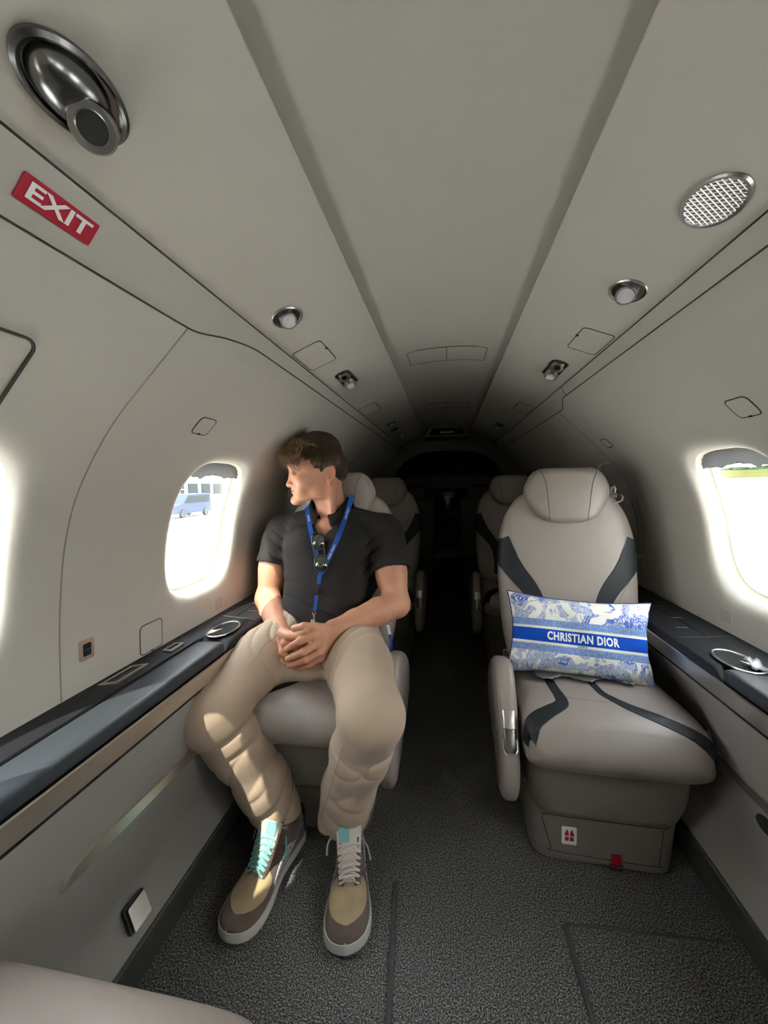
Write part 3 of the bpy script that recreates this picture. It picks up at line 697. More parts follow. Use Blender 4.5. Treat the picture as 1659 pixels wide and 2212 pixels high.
# ================================================================== SEATS
def make_seat(mir, label, group='leather cabin seats'):
    """faces -y; aisle side at local -x (mir=+1) or +x (mir=-1)"""
    r = empty('cabin_seat', (0, 0, 0)); tag(r, label, 'seat', group)
    S = mir
    # pedestal shroud
    def fb(s):
        z = .004 + s; k = s / .27; return Vector((0, .03 - .01 * k, z)), Vector((.178 + .020 * k, 0, 0)), Vector((0, .195 - .004 * k, 0))
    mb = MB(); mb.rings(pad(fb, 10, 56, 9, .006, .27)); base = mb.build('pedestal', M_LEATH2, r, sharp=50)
    tb = bvh(base)
    # life vest door on the pedestal
    pol = [(-.150, .135), (-.165, .125), (-.140, .045), (-.125, .030), (.130, .026), (.145, .036), (.152, .128), (.145, .135)]
    P = [Vector((S * x * .93, -.3, z)) for x, z in pol]; P = catmull(P + [P[0]], 5)
    drape_line(tb, P, (0, 1, 0), .0012, 'vest_door_gap', M_SEAM, r)
    # sticker with vest pictogram
    cx, cz = S * -.097 if S > 0 else -.06, .082
    cx = -.085
    def front_y(x, z): 
        h = tb.ray_cast(Vector((x, -.5, z)), Vector((0, 1, 0))); return h[0].y if h[0] else -.16
    st = MB(); st.prism(rrect(.038, .050, .004, 4), 0, .0012, Matrix.Translation((cx, front_y(cx, cz) - .0018, cz)) @ Matrix.Rotation(PI / 2, 4, 'X') @ Matrix.Scale(-1, 4, (0, 0, 1))); stk = st.build('vest_sticker', M_WHITE, r, sharp=30)
    pic = MB(); fy = front_y(cx, cz) - .0034
    for sx in (-1, 1):
        pic.add([Vector((cx + sx * x, fy, cz + z)) for x, z in ((.0015, .001), (.012, .001), (.011, .008), (.0085, .013), (.0075, .019), (.004, .017), (.0022, .010))], [tuple(range(7))])
        pic.add([Vector((cx + sx * x, fy, cz + z)) for x, z in ((.0015, -.002), (.0015, -.013), (.011, -.013), (.011, -.002))], [(0, 1, 2, 3)])
    pic.build('vest_symbol', M_RED, stk, smooth=False)
    mb = MB(); x0 = .032
    mb.rings([[Vector((x0 + dx, front_y(x0, z) - o_, z)) for dx, o_ in ((-.012, .003), (.012, .003), (.012, .0045), (-.012, .0045))] for z in (.048, .04, .03, .02, .012)]); stp = mb.build('pull_strap', M_REDW, r, sharp=30)
    mb = MB(); mb.tube([Vector((x0 + dx, -.169, z)) for dx, z in ((-.015, .018), (.015, .018), (.015, .004), (-.015, .004))], .0022, 6, closed=True); mb.build('strap_buckle', M_BLACK, stp)
    # legrest pad
    def flr(s):
        z = .135 + s; k = s / .185; hw = .150 + .045 * min(1, k * 2.2) ** .5
        return Vector((0, -.10 - .02 * k, z)), Vector((hw, 0, 0)), Vector((0, .085, .0))
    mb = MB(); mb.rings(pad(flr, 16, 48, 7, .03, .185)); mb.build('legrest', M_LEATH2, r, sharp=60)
    # side shells under the cushion
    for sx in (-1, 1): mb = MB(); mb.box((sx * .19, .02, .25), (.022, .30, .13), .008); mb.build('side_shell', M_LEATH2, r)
    # seat cushion: section along y
    def fc(s):
        y = -.275 + s; k = s / .45
        top = sinterp(s, [(0, .405), (.03, .432), (.08, .452), (.16, .455), (.30, .447), (.45, .440)]); bot = sinterp(s, [(0, .335), (.04, .312), (.12, .305), (.45, .33)])
        hw = sinterp(s, [(0, .198), (.05, .212), (.2, .210), (.45, .200)])
        return Vector((0, y, (top + bot) / 2)), Vector((hw, 0, 0)), Vector((0, 0, (top - bot) / 2))
    mb = MB(); mb.rings(pad(fc, 30, 64, 5.0, .035, .45)); cus = mb.build('seat_cushion', M_LEATH, r, sharp=60); tcu = bvh(cus)
    # contrast bands on the cushion
    def band(P, W_, d, tree, up, nm='contrast_band'):
        P = catmull([Vector(p) for p in P], 20); n_ = len(P); W2 = [interp(i / (n_ - 1), [(j / (len(W_) - 1), w0) for j, w0 in enumerate(W_)]) for i in range(n_)]
        return drape_strip(tree, P, W2, d, .0016, 34, nm, M_STRIPE, r)
    band([(-S * .208, -.245, 1), (-S * .19, -.228, 1), (-S * .15, -.205, 1), (-S * .112, -.178, 1), (-S * .108, -.14, 1), (-S * .112, -.10, 1), (-S * .115, .0, 1)], [.05, .045, .036, .034, .028, .026, .026], (0, 0, -1), tcu, 1)
    band([(S * .206, -.252, 1), (S * .17, -.236, 1), (S * .12, -.212, 1), (S * .06, -.178, 1), (S * .025, -.14, 1), (S * .005, -.10, 1), (-S * .0, .0, 1)], [.032, .032, .030, .030, .024, .020, .020], (0, 0, -1), tcu, 1)
    drape_line(tcu, [Vector((x / 100 * .2, -.145 - .01 * math.cos(x / 100 * 3), 1)) for x in range(-50, 12)], (0, 0, -1), .0008, 'seam_line', M_THREAD, r)
    # backrest
    B0 = Vector((0, .115, .40)); lean = math.radians(12)
    def cb(s):
        k = s / .60
        y = B0.y + math.sin(lean) * s + .012 * math.sin(k * PI); z = B0.z + math.cos(lean) * s
        hw = sinterp(s, [(0, .195), (.10, .213), (.22, .224), (.34, .228), (.44, .222), (.52, .200), (.60, .158)])
        return Vector((0, y + .045, z)), Vector((hw, 0, 0)), Vector((0, -math.cos(lean) * .052, math.sin(lean) * .052))
    mb = MB(); mb.rings(pad(cb, 34, 64, 4.2, .035, .60)); bk = mb.build('backrest', M_LEATH, r, sharp=60); tbk = bvh(bk)
    for sx in (-1, 1):
        band([(sx * .232, -1, .822), (sx * .210, -1, .775), (sx * .172, -1, .718), (sx * .128, -1, .662), (sx * .104, -1, .612), (sx * .095, -1, .55), (sx * .095, -1, .46)], [.086, .082, .066, .058, .052, .048, .048], (0, 1, 0), tbk, 1)
        drape_line(tbk, catmull([Vector(p) for p in ((sx * .222, -1, .722), (sx * .20, -1, .70), (sx * .172, -1, .66), (sx * .152, -1, .615), (sx * .143, -1, .55), (sx * .141, -1, .46))], 8), (0, 1, 0), .0011, 'seam_line', M_THREAD, r)
    # headrest
    H0 = cb(.545)[0] + Vector((0, -.008, 0))
    def ch(s):
        z = H0.z - .045 + s; hw = sinterp(s, [(0, .075), (.03, .108), (.08, .134), (.12, .138), (.16, .122), (.19, .100)]); 
        return Vector((0, H0.y - .028 + .10 * (s - .09) * .5, z)), Vector((hw, 0, 0)), Vector((0, .050, 0))
    mb = MB(); mb.rings(pad(ch, 22, 56, 3.2, .024, .19)); hr = mb.build('headrest', M_LEATH, r, sharp=60); thr = bvh(hr)
    for sx in (-1, 1):
        drape_line(thr, catmull([Vector((sx * x, -1, H0.z - .045 + z)) for x, z in ((.092, .183), (.075, .14), (.066, .07), (.060, .008))], 8), (0, 1, 0), .0010, 'seam_line', M_SEAM, hr)
        drape_line(thr, catmull([Vector((sx * x, -1, H0.z - .045 + z)) for x, z in ((.100, .18), (.122, .14), (.124, .09), (.105, .035), (.070, .010))], 8), (0, 1, 0), .0009, 'piping', M_THREAD, hr)
    for sx in (-1, 1): mb = MB(); mb.tube([Vector((sx * .05, H0.y + .0, H0.z - .09)), Vector((sx * .05, H0.y, H0.z))], .006, 8); mb.build('headrest_post', M_CHROME, hr)
    # shoulder belt guide, window side
    c = Vector((S * .150, H0.y - .03, .955)); mb = MB(); mb.tube(catmull([c + Vector((S * x, y, z)) for x, y, z in ((-.03, 0, .004), (0, 0, 0), (.026, 0, .004), (.034, .0, .018), (.030, .01, .026))], 5), .0038, 8)
    gd = mb.build('belt_guide', M_CHROME, r); mb = MB(); mb.box(c + Vector((S * .0, .018, .026)), (.05, .02, .03), .006); mb.build('guide_block', M_BLACK, gd)
    mb = MB(); mb.tube([c + Vector((S * x, -.004, z)) for x, z in ((-.006, .03), (-.004, .052), (.006, .056), (.010, .048), (.008, .034))], .003, 6); mb.build('belt_tongue', M_CHROME, gd)
    # back shell
    def cs(s):
        a, b_, c_ = cb(s * .95); return a + Vector((0, .05, -.01)), b_ * .97, c_ * .35
    mb = MB(); mb.rings(pad(cs, 16, 40, 5, .02, .58)); mb.build('back_shell', M_LEATH2, r, sharp=60)
    # aisle armrest with nickel release buttons on its sloping front
    xa = -S * .246
    prof = catmull([Vector((0, y, z)) for y, z in ((.18, .36), (.13, .42), (.04, .475), (-.03, .505), (-.09, .522), (-.135, .505), (-.180, .452), (-.222, .375), (-.250, .305), (-.252, .250), (-.230, .212), (-.20, .205), (-.10, .225), (.10, .26), (.18, .30))], 5)
    cen_ = Vector((0, -.06, .36)); n_ = 9; R = []
    for i in range(n_ + 1):
        t = -1 + 2 * i / n_; k = 1 - .10 * abs(t) ** 4; x = xa + .024 * t
        R.append([Vector((x, cen_.y + (p.y - cen_.y) * k, cen_.z + (p.z - cen_.z) * k)) for p in prof])
    mb = MB(); mb.rings(R); arm = mb.build('armrest', M_LEATH, r, sharp=50); ta = bvh(arm)
    mb = MB()
    def armfront(z, o_):
        h = ta.ray_cast(Vector((xa, -1, z)), Vector((0, 1, 0))); return Vector((xa, h[0].y - o_, z))
    def btn(z0, z1, rr, wtop, m_, nm, o0=.004):
        R = []
        for i in range(7):
            z = z0 + (z1 - z0) * i / 6; p = armfront(z, 0); k = math.sin(max(.08, min(.92, i / 6)) * PI) ** .3
            wv = wtop * (1 if i > 1 else (.72 + .28 * i / 1.0 if rr else 1))
            R.append([p + Vector((wv * math.cos(a) , -o0 * k * max(0, math.sin(a)) + .001, 0)) for a in [2 * PI * j / 16 for j in range(16)]])
        q = MB(); q.rings(R); return q.build(nm, m_, arm, sharp=50)
    btn(.395, .432, False, .016, M_CHROME, 'release_button'); btn(.345, .393, True, .016, M_DCHROME, 'recline_button')
    mb = MB(); U = [armfront(z, .002) + Vector((dx, 0, 0)) for dx, z in ((-.0175, .375), (-.0175, .352), (-.012, .342), (0, .340), (.012, .342), (.0175, .352), (.0175, .375))]; mb.tube(U, .0018, 6); mb.build('button_rim', M_CHROME, arm)
    for dx in (-.021, .021):
        V = [Vector((xa + dx, y, z)) for y, z in []]
    pr2 = [Vector((xa - .0265, cen_.y + (p.y - cen_.y) * .86, cen_.z + (p.z - cen_.z) * .86)) for p in prof[5:60]]
    mb = MB(); mb.tube(pr2, .001, 5); mb.build('seam_line', M_THREAD, arm)
    # slim window-side arm
    mb = MB(); mb.box((S * .196, .03, .34), (.02, .26, .16), .009); mb.build('window_side_arm', M_LEATH2, r)
    return r
def dup(root, loc, rz, label, group='leather cabin seats', skip=()):
    c = root.copy(); C.objects.link(c); c.location = loc; c.rotation_euler = (0, 0, rz); c['label'] = label; c['group'] = group
    for ch in list(root.children):
        if ch.name.split('.')[0] in skip: continue
        d = ch.copy(); C.objects.link(d); d.parent = c
        for g in ch.children: e_ = g.copy(); C.objects.link(e_); e_.parent = d
    return c
seatR = make_seat(1, 'taupe leather seat with black bands, holding the blue and white pillow')
seatL = make_seat(-1, 'taupe leather seat with black bands that the man in black sits on')
bpy.context.view_layer.update()
seatR.location = (.405, 1.20, 0); seatL.location = (-.410, 1.20, 0)
seatR.rotation_euler = (0, 0, math.radians(-1)); seatL.rotation_euler = (0, 0, 0)
dup(seatR, (.405, 2.33, 0), 0, 'dark shadowed leather seat behind the pillow seat, right of the aisle')
dup(seatL, (-.405, 2.33, 0), 0, 'dark shadowed leather seat behind the man\'s seat, left of the aisle')
fgs = dup(seatR, (-.42, .118, 0), PI, 'near taupe seat whose cushion corner shows at the photo\'s bottom left', skip=('contrast_band',))

# ================================================================== PILLOW
PW, PH = .415, .245
def pillow_pt(u, v, front=1):
    """u,v in -1..1"""
    pin = 1 - .10 * (1 - abs(v) ** 2) * abs(u) ** 4 ; pin2 = 1 - .13 * (1 - abs(u) ** 2.2) * abs(v) ** 4
    x = u * PW / 2 * pin; z = v * PH / 2 * pin2
    t = (max(0, 1 - abs(u) ** 3.2) * max(0, 1 - abs(v) ** 3.2)) ** .55 * .058
    t += .0035 * math.sin(u * 9 + v * 3) * (1 - u * u) * (1 - v * v) + .003 * math.sin(v * 11 - u * 5) * abs(u)
    return Vector((x, -front * t, z))
NU, NV = 84, 56; V = []; F = []
for f_ in (1, -1):
    b0 = len(V)
    for j in range(NV + 1):
        for i in range(NU + 1): V.append(pillow_pt(-1 + 2 * i / NU, -1 + 2 * j / NV, f_))
    for j in range(NV):
        for i in range(NU):
            q = (b0 + j * (NU + 1) + i, b0 + j * (NU + 1) + i + 1, b0 + (j + 1) * (NU + 1) + i + 1, b0 + (j + 1) * (NU + 1) + i); F.append(q if f_ > 0 else q[::-1])
# printed cotton: generic scrolling foliage above and below a solid band
M_PIL = bpy.data.materials.new('printed_cotton'); M_PIL.use_nodes = True; n = M_PIL.node_tree; b = n.nodes['Principled BSDF']; b.inputs['Roughness'].default_value = .85; b.inputs['Specular IOR Level'].default_value = .15
N_ = n.nodes.new; L_ = n.links.new
co = N_('ShaderNodeTexCoord'); sx_ = N_('ShaderNodeSeparateXYZ'); L_(co.outputs['Object'], sx_.inputs[0])
def math_(op, a, b_=None, c_=None):
    q = N_('ShaderNodeMath'); q.operation = op
    for i, v in enumerate((a, b_, c_)):
        if v is None: continue
        if isinstance(v, (int, float)): q.inputs[i].default_value = v
        else: L_(v, q.inputs[i])
    return q.outputs[0]
def mixc(f, a, b_):
    q = N_('ShaderNodeMix'); q.data_type = 'RGBA'
    if isinstance(f, (int, float)): q.inputs[0].default_value = f
    else: L_(f, q.inputs[0])
    for s_, v in ((6, a), (7, b_)):
        if isinstance(v, tuple): q.inputs[s_].default_value = v
        else: L_(v, q.inputs[s_])
    return q.outputs[2]
cream = (.78, .77, .70, 1); blue = lin(18, 76, 180); lb_ = lin(110, 150, 215); db_ = lin(60, 90, 165)
nz_ = N_('ShaderNodeTexNoise'); nz_.inputs['Scale'].default_value = 16; nz_.inputs['Detail'].default_value = 5; nz_.inputs['Distortion'].default_value = 1.6; L_(co.outputs['Object'], nz_.inputs['Vector'])
n2 = N_('ShaderNodeTexNoise'); n2.inputs['Scale'].default_value = 26; n2.inputs['Detail'].default_value = 3; n2.inputs['Distortion'].default_value = 2.6; L_(co.outputs['Object'], n2.inputs['Vector'])
n3 = N_('ShaderNodeTexNoise'); n3.inputs['Scale'].default_value = 9; n3.inputs['Detail'].default_value = 2; L_(co.outputs['Object'], n3.inputs['Vector'])
# contour lines of distorted noise read as engraved scrollwork
cl = math_('FRACT', math_('MULTIPLY', n2.outputs[0], 9.0)); line = math_('LESS_THAN', math_('ABSOLUTE', math_('SUBTRACT', cl, .5)), .16)
cl2 = math_('FRACT', math_('MULTIPLY', nz_.outputs[0], 11.0)); line2 = math_('LESS_THAN', math_('ABSOLUTE', math_('SUBTRACT', cl2, .5)), .20)
mask = math_('GREATER_THAN', nz_.outputs[0], .47); fill = math_('GREATER_THAN', n3.outputs[0], .52)
leaf = mixc(math_('MULTIPLY', mask, .40), cream, lb_); leaf = mixc(math_('MULTIPLY', math_('MULTIPLY', line, mask), .75), leaf, db_)
leaf = mixc(math_('MULTIPLY', math_('MULTIPLY', line2, math_('MULTIPLY', mask, fill)), .8), leaf, blue)
z = sx_.outputs[2]; 
vo = N_('ShaderNodeTexVoronoi'); vo.inputs['Scale'].default_value = 330; L_(co.outputs['Object'], vo.inputs['Vector'])
weave = mixc(math_('GREATER_THAN', vo.outputs['Distance'], .36), lin(176, 192, 218), lin(112, 142, 198))
zc = -.006; dz = math_('ABSOLUTE', math_('SUBTRACT', z, zc))
c_ = mixc(math_('LESS_THAN', dz, .046), leaf, weave); c_ = mixc(math_('LESS_THAN', dz, .026), c_, cream); c_ = mixc(math_('LESS_THAN', dz, .0185), c_, blue)
L_(c_, b.inputs['Base Color'])
wv = N_('ShaderNodeTexNoise'); wv.inputs['Scale'].default_value = 900; L_(co.outputs['Object'], wv.inputs['Vector']); bp = N_('ShaderNodeBump'); bp.inputs['Strength'].default_value = .3; bp.inputs['Distance'].default_value = .0005; L_(wv.outputs[0], bp.inputs['Height']); L_(bp.outputs[0], b.inputs['Normal'])
pil = empty('throw_pillow'); tag(pil, 'blue and white printed pillow reading CHRISTIAN DIOR propped on the right seat', 'pillow')
po = mesh_obj('pillow_cover', V, F, M_PIL, pil); tp = bvh(po)
P = [pillow_pt(-1 + 2 * i / 60, -1) for i in range(60)] + [pillow_pt(1, -1 + 2 * i / 40) for i in range(40)] + [pillow_pt(1 - 2 * i / 60, 1) for i in range(60)] + [pillow_pt(-1, 1 - 2 * i / 40) for i in range(40)]
mb = MB(); mb.tube(P, .0022, 8, closed=True); mb.build('piping', mat('navy_piping', lin(25, 35, 110), .6), pil)
def lay_text(txt, size, cx, cz, m, nm, parent, **k):
    V, F = text_mesh(txt, size, **k); xs = [v.x for v in V]; V, F = bm_split(V, F, {'x': [min(xs) + (max(xs) - min(xs)) * i / 60 for i in range(1, 60)]})
    out = []
    for v in V:
        h = tp.ray_cast(Vector((cx + v.x, -1, cz + v.y)), Vector((0, 1, 0))); out.append((h[0] + Vector((0, -.0007, 0))) if h[0] else Vector((cx + v.x, 0, cz + v.y)))
    return mesh_obj(nm, out, F, m, parent, smooth=False)
lay_text('CHRISTIAN DIOR', .0222, .0, zc - .0005, M_WHITE, 'lettering', po, bold=.0012, sx=.72, space=1.10)
lay_text('PARIS', .0045, .0, zc - .0222, M_BLACK, 'lettering', po, bold=.0002, sx=1.1, space=1.4)
pil.matrix_world = Matrix.Translation((.388, 1.222, .556)) @ Matrix.Rotation(math.radians(-3), 4, 'Z') @ Matrix.Rotation(math.radians(-22), 4, 'X') @ Matrix.Rotation(math.radians(3.0), 4, 'Y')
# crumpled grey film under the pillow
V = []; rnd = random.Random(5)
for j in range(9):
    for i in range(31):
        x = -.15 + .27 * i / 30; y = j / 8 * .06
        V.append(Vector((x, y - .012 * math.sin(i * .5), .459 + .006 * abs(math.sin(i * 1.3 + j * .8)) + .004 * rnd.random() * (1 if 0 < j < 8 else .3))))
F = [(j * 31 + i, j * 31 + i + 1, (j + 1) * 31 + i + 1, (j + 1) * 31 + i) for j in range(8) for i in range(30)]
o = mesh_obj('crumpled_bag', V, F, mat('grey_film', (.10, .10, .10), .4), label='crumpled grey plastic bag tucked under the printed pillow', cat='bag'); o.location = (.40, 1.145, 0); o.modifiers.new('t', 'SOLIDIFY').thickness = .001
# clear plastic cup wrapper in the right cup holder
V = [Vector((-.014 + .028 * (i % 5) / 4, -.02 + .04 * (i // 5) / 4, .004 * math.sin(i * 2.1) + .012 * (i // 5) / 4)) for i in range(25)]
F = [(j * 5 + i, j * 5 + i + 1, (j + 1) * 5 + i + 1, (j + 1) * 5 + i) for j in range(4) for i in range(4)]
o = mesh_obj('plastic_wrapper', V, F, mat('clear_film', (.28, .28, .28), .3), label='crumpled clear plastic wrapper in the right cup holder', cat='wrapper'); o.location = (.685, .965, .606); o.modifiers.new('t', 'SOLIDIFY').thickness = .0006

pl_ = at(1652, 1724, .86); o = empty('panel_pull', (.645, .86, .315)); tag(o, 'small dark oval pull on the right lower side panel at the photo edge', 'handle')
mb = MB(); mb.lathe([(.014, -.004), (.016, 0), (.014, .004), (.006, .005), (.0005, .005)], 24, Matrix.Rotation(-PI / 2, 4, 'Y'), 1, 1.7); mb.build('pull_cup', M_BLACK, o)
# ================================================================== COCKPIT
M_CK = mat('cockpit_grey', (.13, .125, .12), .6)
ip = empty('instrument_panel', (0, YB + .62, 0)); tag(ip, 'dark instrument panel with screens and glareshield in the far cockpit', 'instrument panel')
mb = MB(); mb.rings([[Vector((.56 * sgp(math.cos(a), .8), y, .98 + h_ * max(0, math.sin(a)) ** .6)) for a in [PI * i / 24 for i in range(25)]] for y, h_ in ((-.12, .13), (.2, .15))], True, True, False); mb.build('glareshield', M_CK, ip)
mb = MB(); mb.box((0, .05, .84), (1.1, .06, .32), .01); mb.build('fascia', M_BLACK, ip)
for x in (-.33, 0, .33):
    mb = MB(); mb.box((x, .012, .86), (.24, .02, .19), .006); sc_ = mb.build('display_screen', mat('dark_screen', (.01, .012, .015), .08), ip)
for sx in (-1, 1):
    mb = MB(); mb.tube([Vector((sx * .3, -.0, .72)), Vector((sx * .3, -.16, .76))], .012, 8); mb.tube(catmull([Vector((sx * .3 + x, -.16, z)) for x, z in ((-.10, .84), (-.11, .78), (-.06, .75), (0, .76), (.06, .75), (.11, .78), (.10, .84))], 5), .012, 8); mb.build('control_yoke', M_CHROME if sx > 0 else M_BLACK, ip)
ov = empty('overhead_duct', (0, 3.0, 1.44)); tag(ov, 'dark trapezoid overhead air duct grille at the cockpit entrance', 'vent')
mb = MB(); mb.rings([[Vector((x * .5, y, z)) for x, z in ((-.34, -.05), (.34, -.05), (.26, .02), (.10, .045), (-.10, .045), (-.26, .02))] for y in (0, .3)]); mb.build('duct_housing', M_CK, ov)
mb = MB(); mb.rings([[Vector((x * .5, y, z)) for x, z in ((-.28, -.04), (.28, -.04), (.22, .01), (-.22, .01))] for y in (-.001, -.004)]); mb.build('grille', M_HOLE, ov)
mb = MB()
for i in range(6): mb.box((-.045 + .018 * i, -.006, -.02), (.012, .004, .012), .001)
mb.build('switch_row', M_CHROME, ov)
for sx in (-1, 1):
    rt_ = empty('pilot_seat', (sx * .30, YB + .22, 0)); tag(rt_, 'dark pilot seat seen from behind in the far cockpit, %s side' % ('left' if sx < 0 else 'right'), 'seat', 'pilot seats')
    mb = MB(); mb.rings(pad(lambda s: (Vector((0, 0, .35 + s)), Vector((.19, 0, 0)), Vector((0, .05, 0))), 12, 32, 5, .04, .55)); mb.build('backrest', M_DARKW, rt_)
    mb = MB(); mb.rings(pad(lambda s: (Vector((0, 0, .89 + s)), Vector((.11, 0, 0)), Vector((0, .04, 0))), 8, 32, 4, .03, .13)); mb.build('headrest', M_DARKW, rt_)
    mb = MB(); mb.rings(pad(lambda s: (Vector((0, .22, .0 + s)), Vector((.17, 0, 0)), Vector((0, .2, 0))), 8, 32, 5, .04, .40)); mb.build('seat_cushion', M_DARKW, rt_)

# ================================================================== OUTSIDE: field and hedge beyond the apron (right), hangar row (left)
M_GRASS = mat('airfield_grass', (.056, .058, .020), .9, spec=0, var=.3, vscale=.3)
g = MB(); g.rings([[Vector((x, y, z)) for x, z in ((40, 1.20), (112, 4.3), (112, 4.1), (40, 1.0))] for y in (-140, 200)]); g.build('grass_field', M_GRASS, smooth=False, kind='structure')
# pale apron slab
M_APR = mat('apron_concrete', (.80, .79, .76), .9, spec=0)
for sx, nm in ((-1, 'apron_paving'), (1, 'apron_paving')):
    g = MB(); g.rings([[Vector((sx * x, y, z)) for x, z in ((4, -1.42), (41, 1.2 if sx > 0 else -1.37), (41, 1.1 if sx > 0 else -1.5), (4, -1.5))] for y in (-140, 200)]); g.build(nm, M_APR, smooth=False, kind='structure')
M_TREE = mat('hedge_foliage', (.022, .040, .020), .9, spec=0, var=.5, vscale=.8)
rnd = random.Random(11)
for k_ in range(14):
    y0 = -30 + k_ * 16; bm = bmesh.new(); bmesh.ops.create_icosphere(bm, subdivisions=4, radius=1)
    ph = rnd.random() * 6
    for v in bm.verts:
        q = 1 + .16 * math.sin(v.co.x * 7 + ph) * math.cos(v.co.z * 6 + ph) + .10 * math.sin(v.co.y * 13 + ph); v.co = Vector((v.co.x * 5 * q, v.co.y * 6.4 * q, v.co.z * 1.3 * q))
    me = bpy.data.meshes.new('tree'); bm.to_mesh(me); bm.free(); o = finish('tree', me, M_TREE, label='dark green bushy tree at the far edge of the airfield outside the right window', cat='tree', group='trees beyond the airfield'); o.location = (116, y0, 4.4)
M_BLD = mat('hangar_wall', (.62, .63, .64), .7); M_BLG = mat('hangar_glass', (.02, .026, .026), .5, spec=.1)
bd = empty('terminal_building', (-44, 44, -1.35)); tag(bd, 'pale building with rows of dark windows outside the left window', 'building')
mb = MB(); mb.box((0, 0, 4.2), (8, 60, 8.4)); mb.build('wall', M_BLD, bd, smooth=False)
for k_ in range(18):
    for lv in range(2):
        mb = MB(); mb.box((4.05, -28 + k_ * 3.3, 2.2 + 3.4 * lv), (.2, 2.3, 1.8)); f_ = mb.build('window', M_BLG, bd, smooth=False)
        if lv == 0 and 2 < k_ < 12: mb = MB(); mb.box((4.2, -28 + k_ * 3.3, 2.2), (.1, .12, 1.8)); mb.box((4.2, -28 + k_ * 3.3, 2.2), (.1, 2.3, .12)); mb.build('mullion', M_BLD, f_, smooth=False)
M_CAR = mat('blue_grey_paint', (.045, .055, .085), .6, spec=.1)
cv = empty('parked_van', (-22, 29.5, -1.38)); tag(cv, 'blue grey van parked on the bright apron outside the left window', 'van')
mb = MB(); mb.rings([[Vector((x, y, z)) for y, z in ((-2.3, .35), (-2.3, 1.0), (-1.5, 1.15), (-.8, 1.9), (2.2, 1.95), (2.3, .35))] for x in (-.9, .9)]); mb.build('body', M_CAR, cv, smooth=False)
for x in (-.92, .92):
    mb = MB(); mb.rings([[Vector((x + d_, y, z)) for y, z in ((-1.25, 1.2), (-.7, 1.75), (2.0, 1.8), (2.0, 1.2))] for d_ in (-.01, .01)]); mb.build('side_glass', M_BLG, cv, smooth=False)
for x in (-.85, .85):
    for y in (-1.5, 1.5): mb = MB(); mb.lathe([(.34, -.1), (.34, .1)], 20, Matrix.Translation((x, y, .34)) @ Matrix.Rotation(PI / 2, 4, 'Y')); mb.build('wheel', M_BLACK, cv)

# ================================================================== SCULPTING TOOLS (implicit surfaces)
def smin(a, b, k):
    h = np.clip(0.5 + 0.5 * (b - a) / k, 0, 1); return b * (1 - h) + a * h - k * h * (1 - h)
def smax(a, b, k): return -smin(-a, -b, k)
def rcone(P, a, b, r1, r2, sq=None):
    """tapered capsule; sq=(axis, factor) squashes across one axis"""
    a = np.array(a, np.float32); b = np.array(b, np.float32); ba = b - a; pa = P - a
    L = float(ba @ ba) + 1e-12; h = np.clip((pa @ ba) / L, 0, 1); d = pa - h[:, None] * ba
    if sq is not None:
        ax = np.array(sq[0], np.float32); ax /= np.linalg.norm(ax); c = d @ ax; d = d + ax * (c * (sq[1] - 1))[:, None]
    return np.sqrt((d * d).sum(1)) - (r1 + (r2 - r1) * h)
def ell(P, c, r, R=None):
    q = P - np.array(c, np.float32)
    if R is not None: q = q @ R
    r = np.array(r, np.float32); k0 = np.sqrt(((q / r) ** 2).sum(1)); k1 = np.sqrt(((q / (r * r)) ** 2).sum(1)) + 1e-9
    return k0 * (k0 - 1) / k1
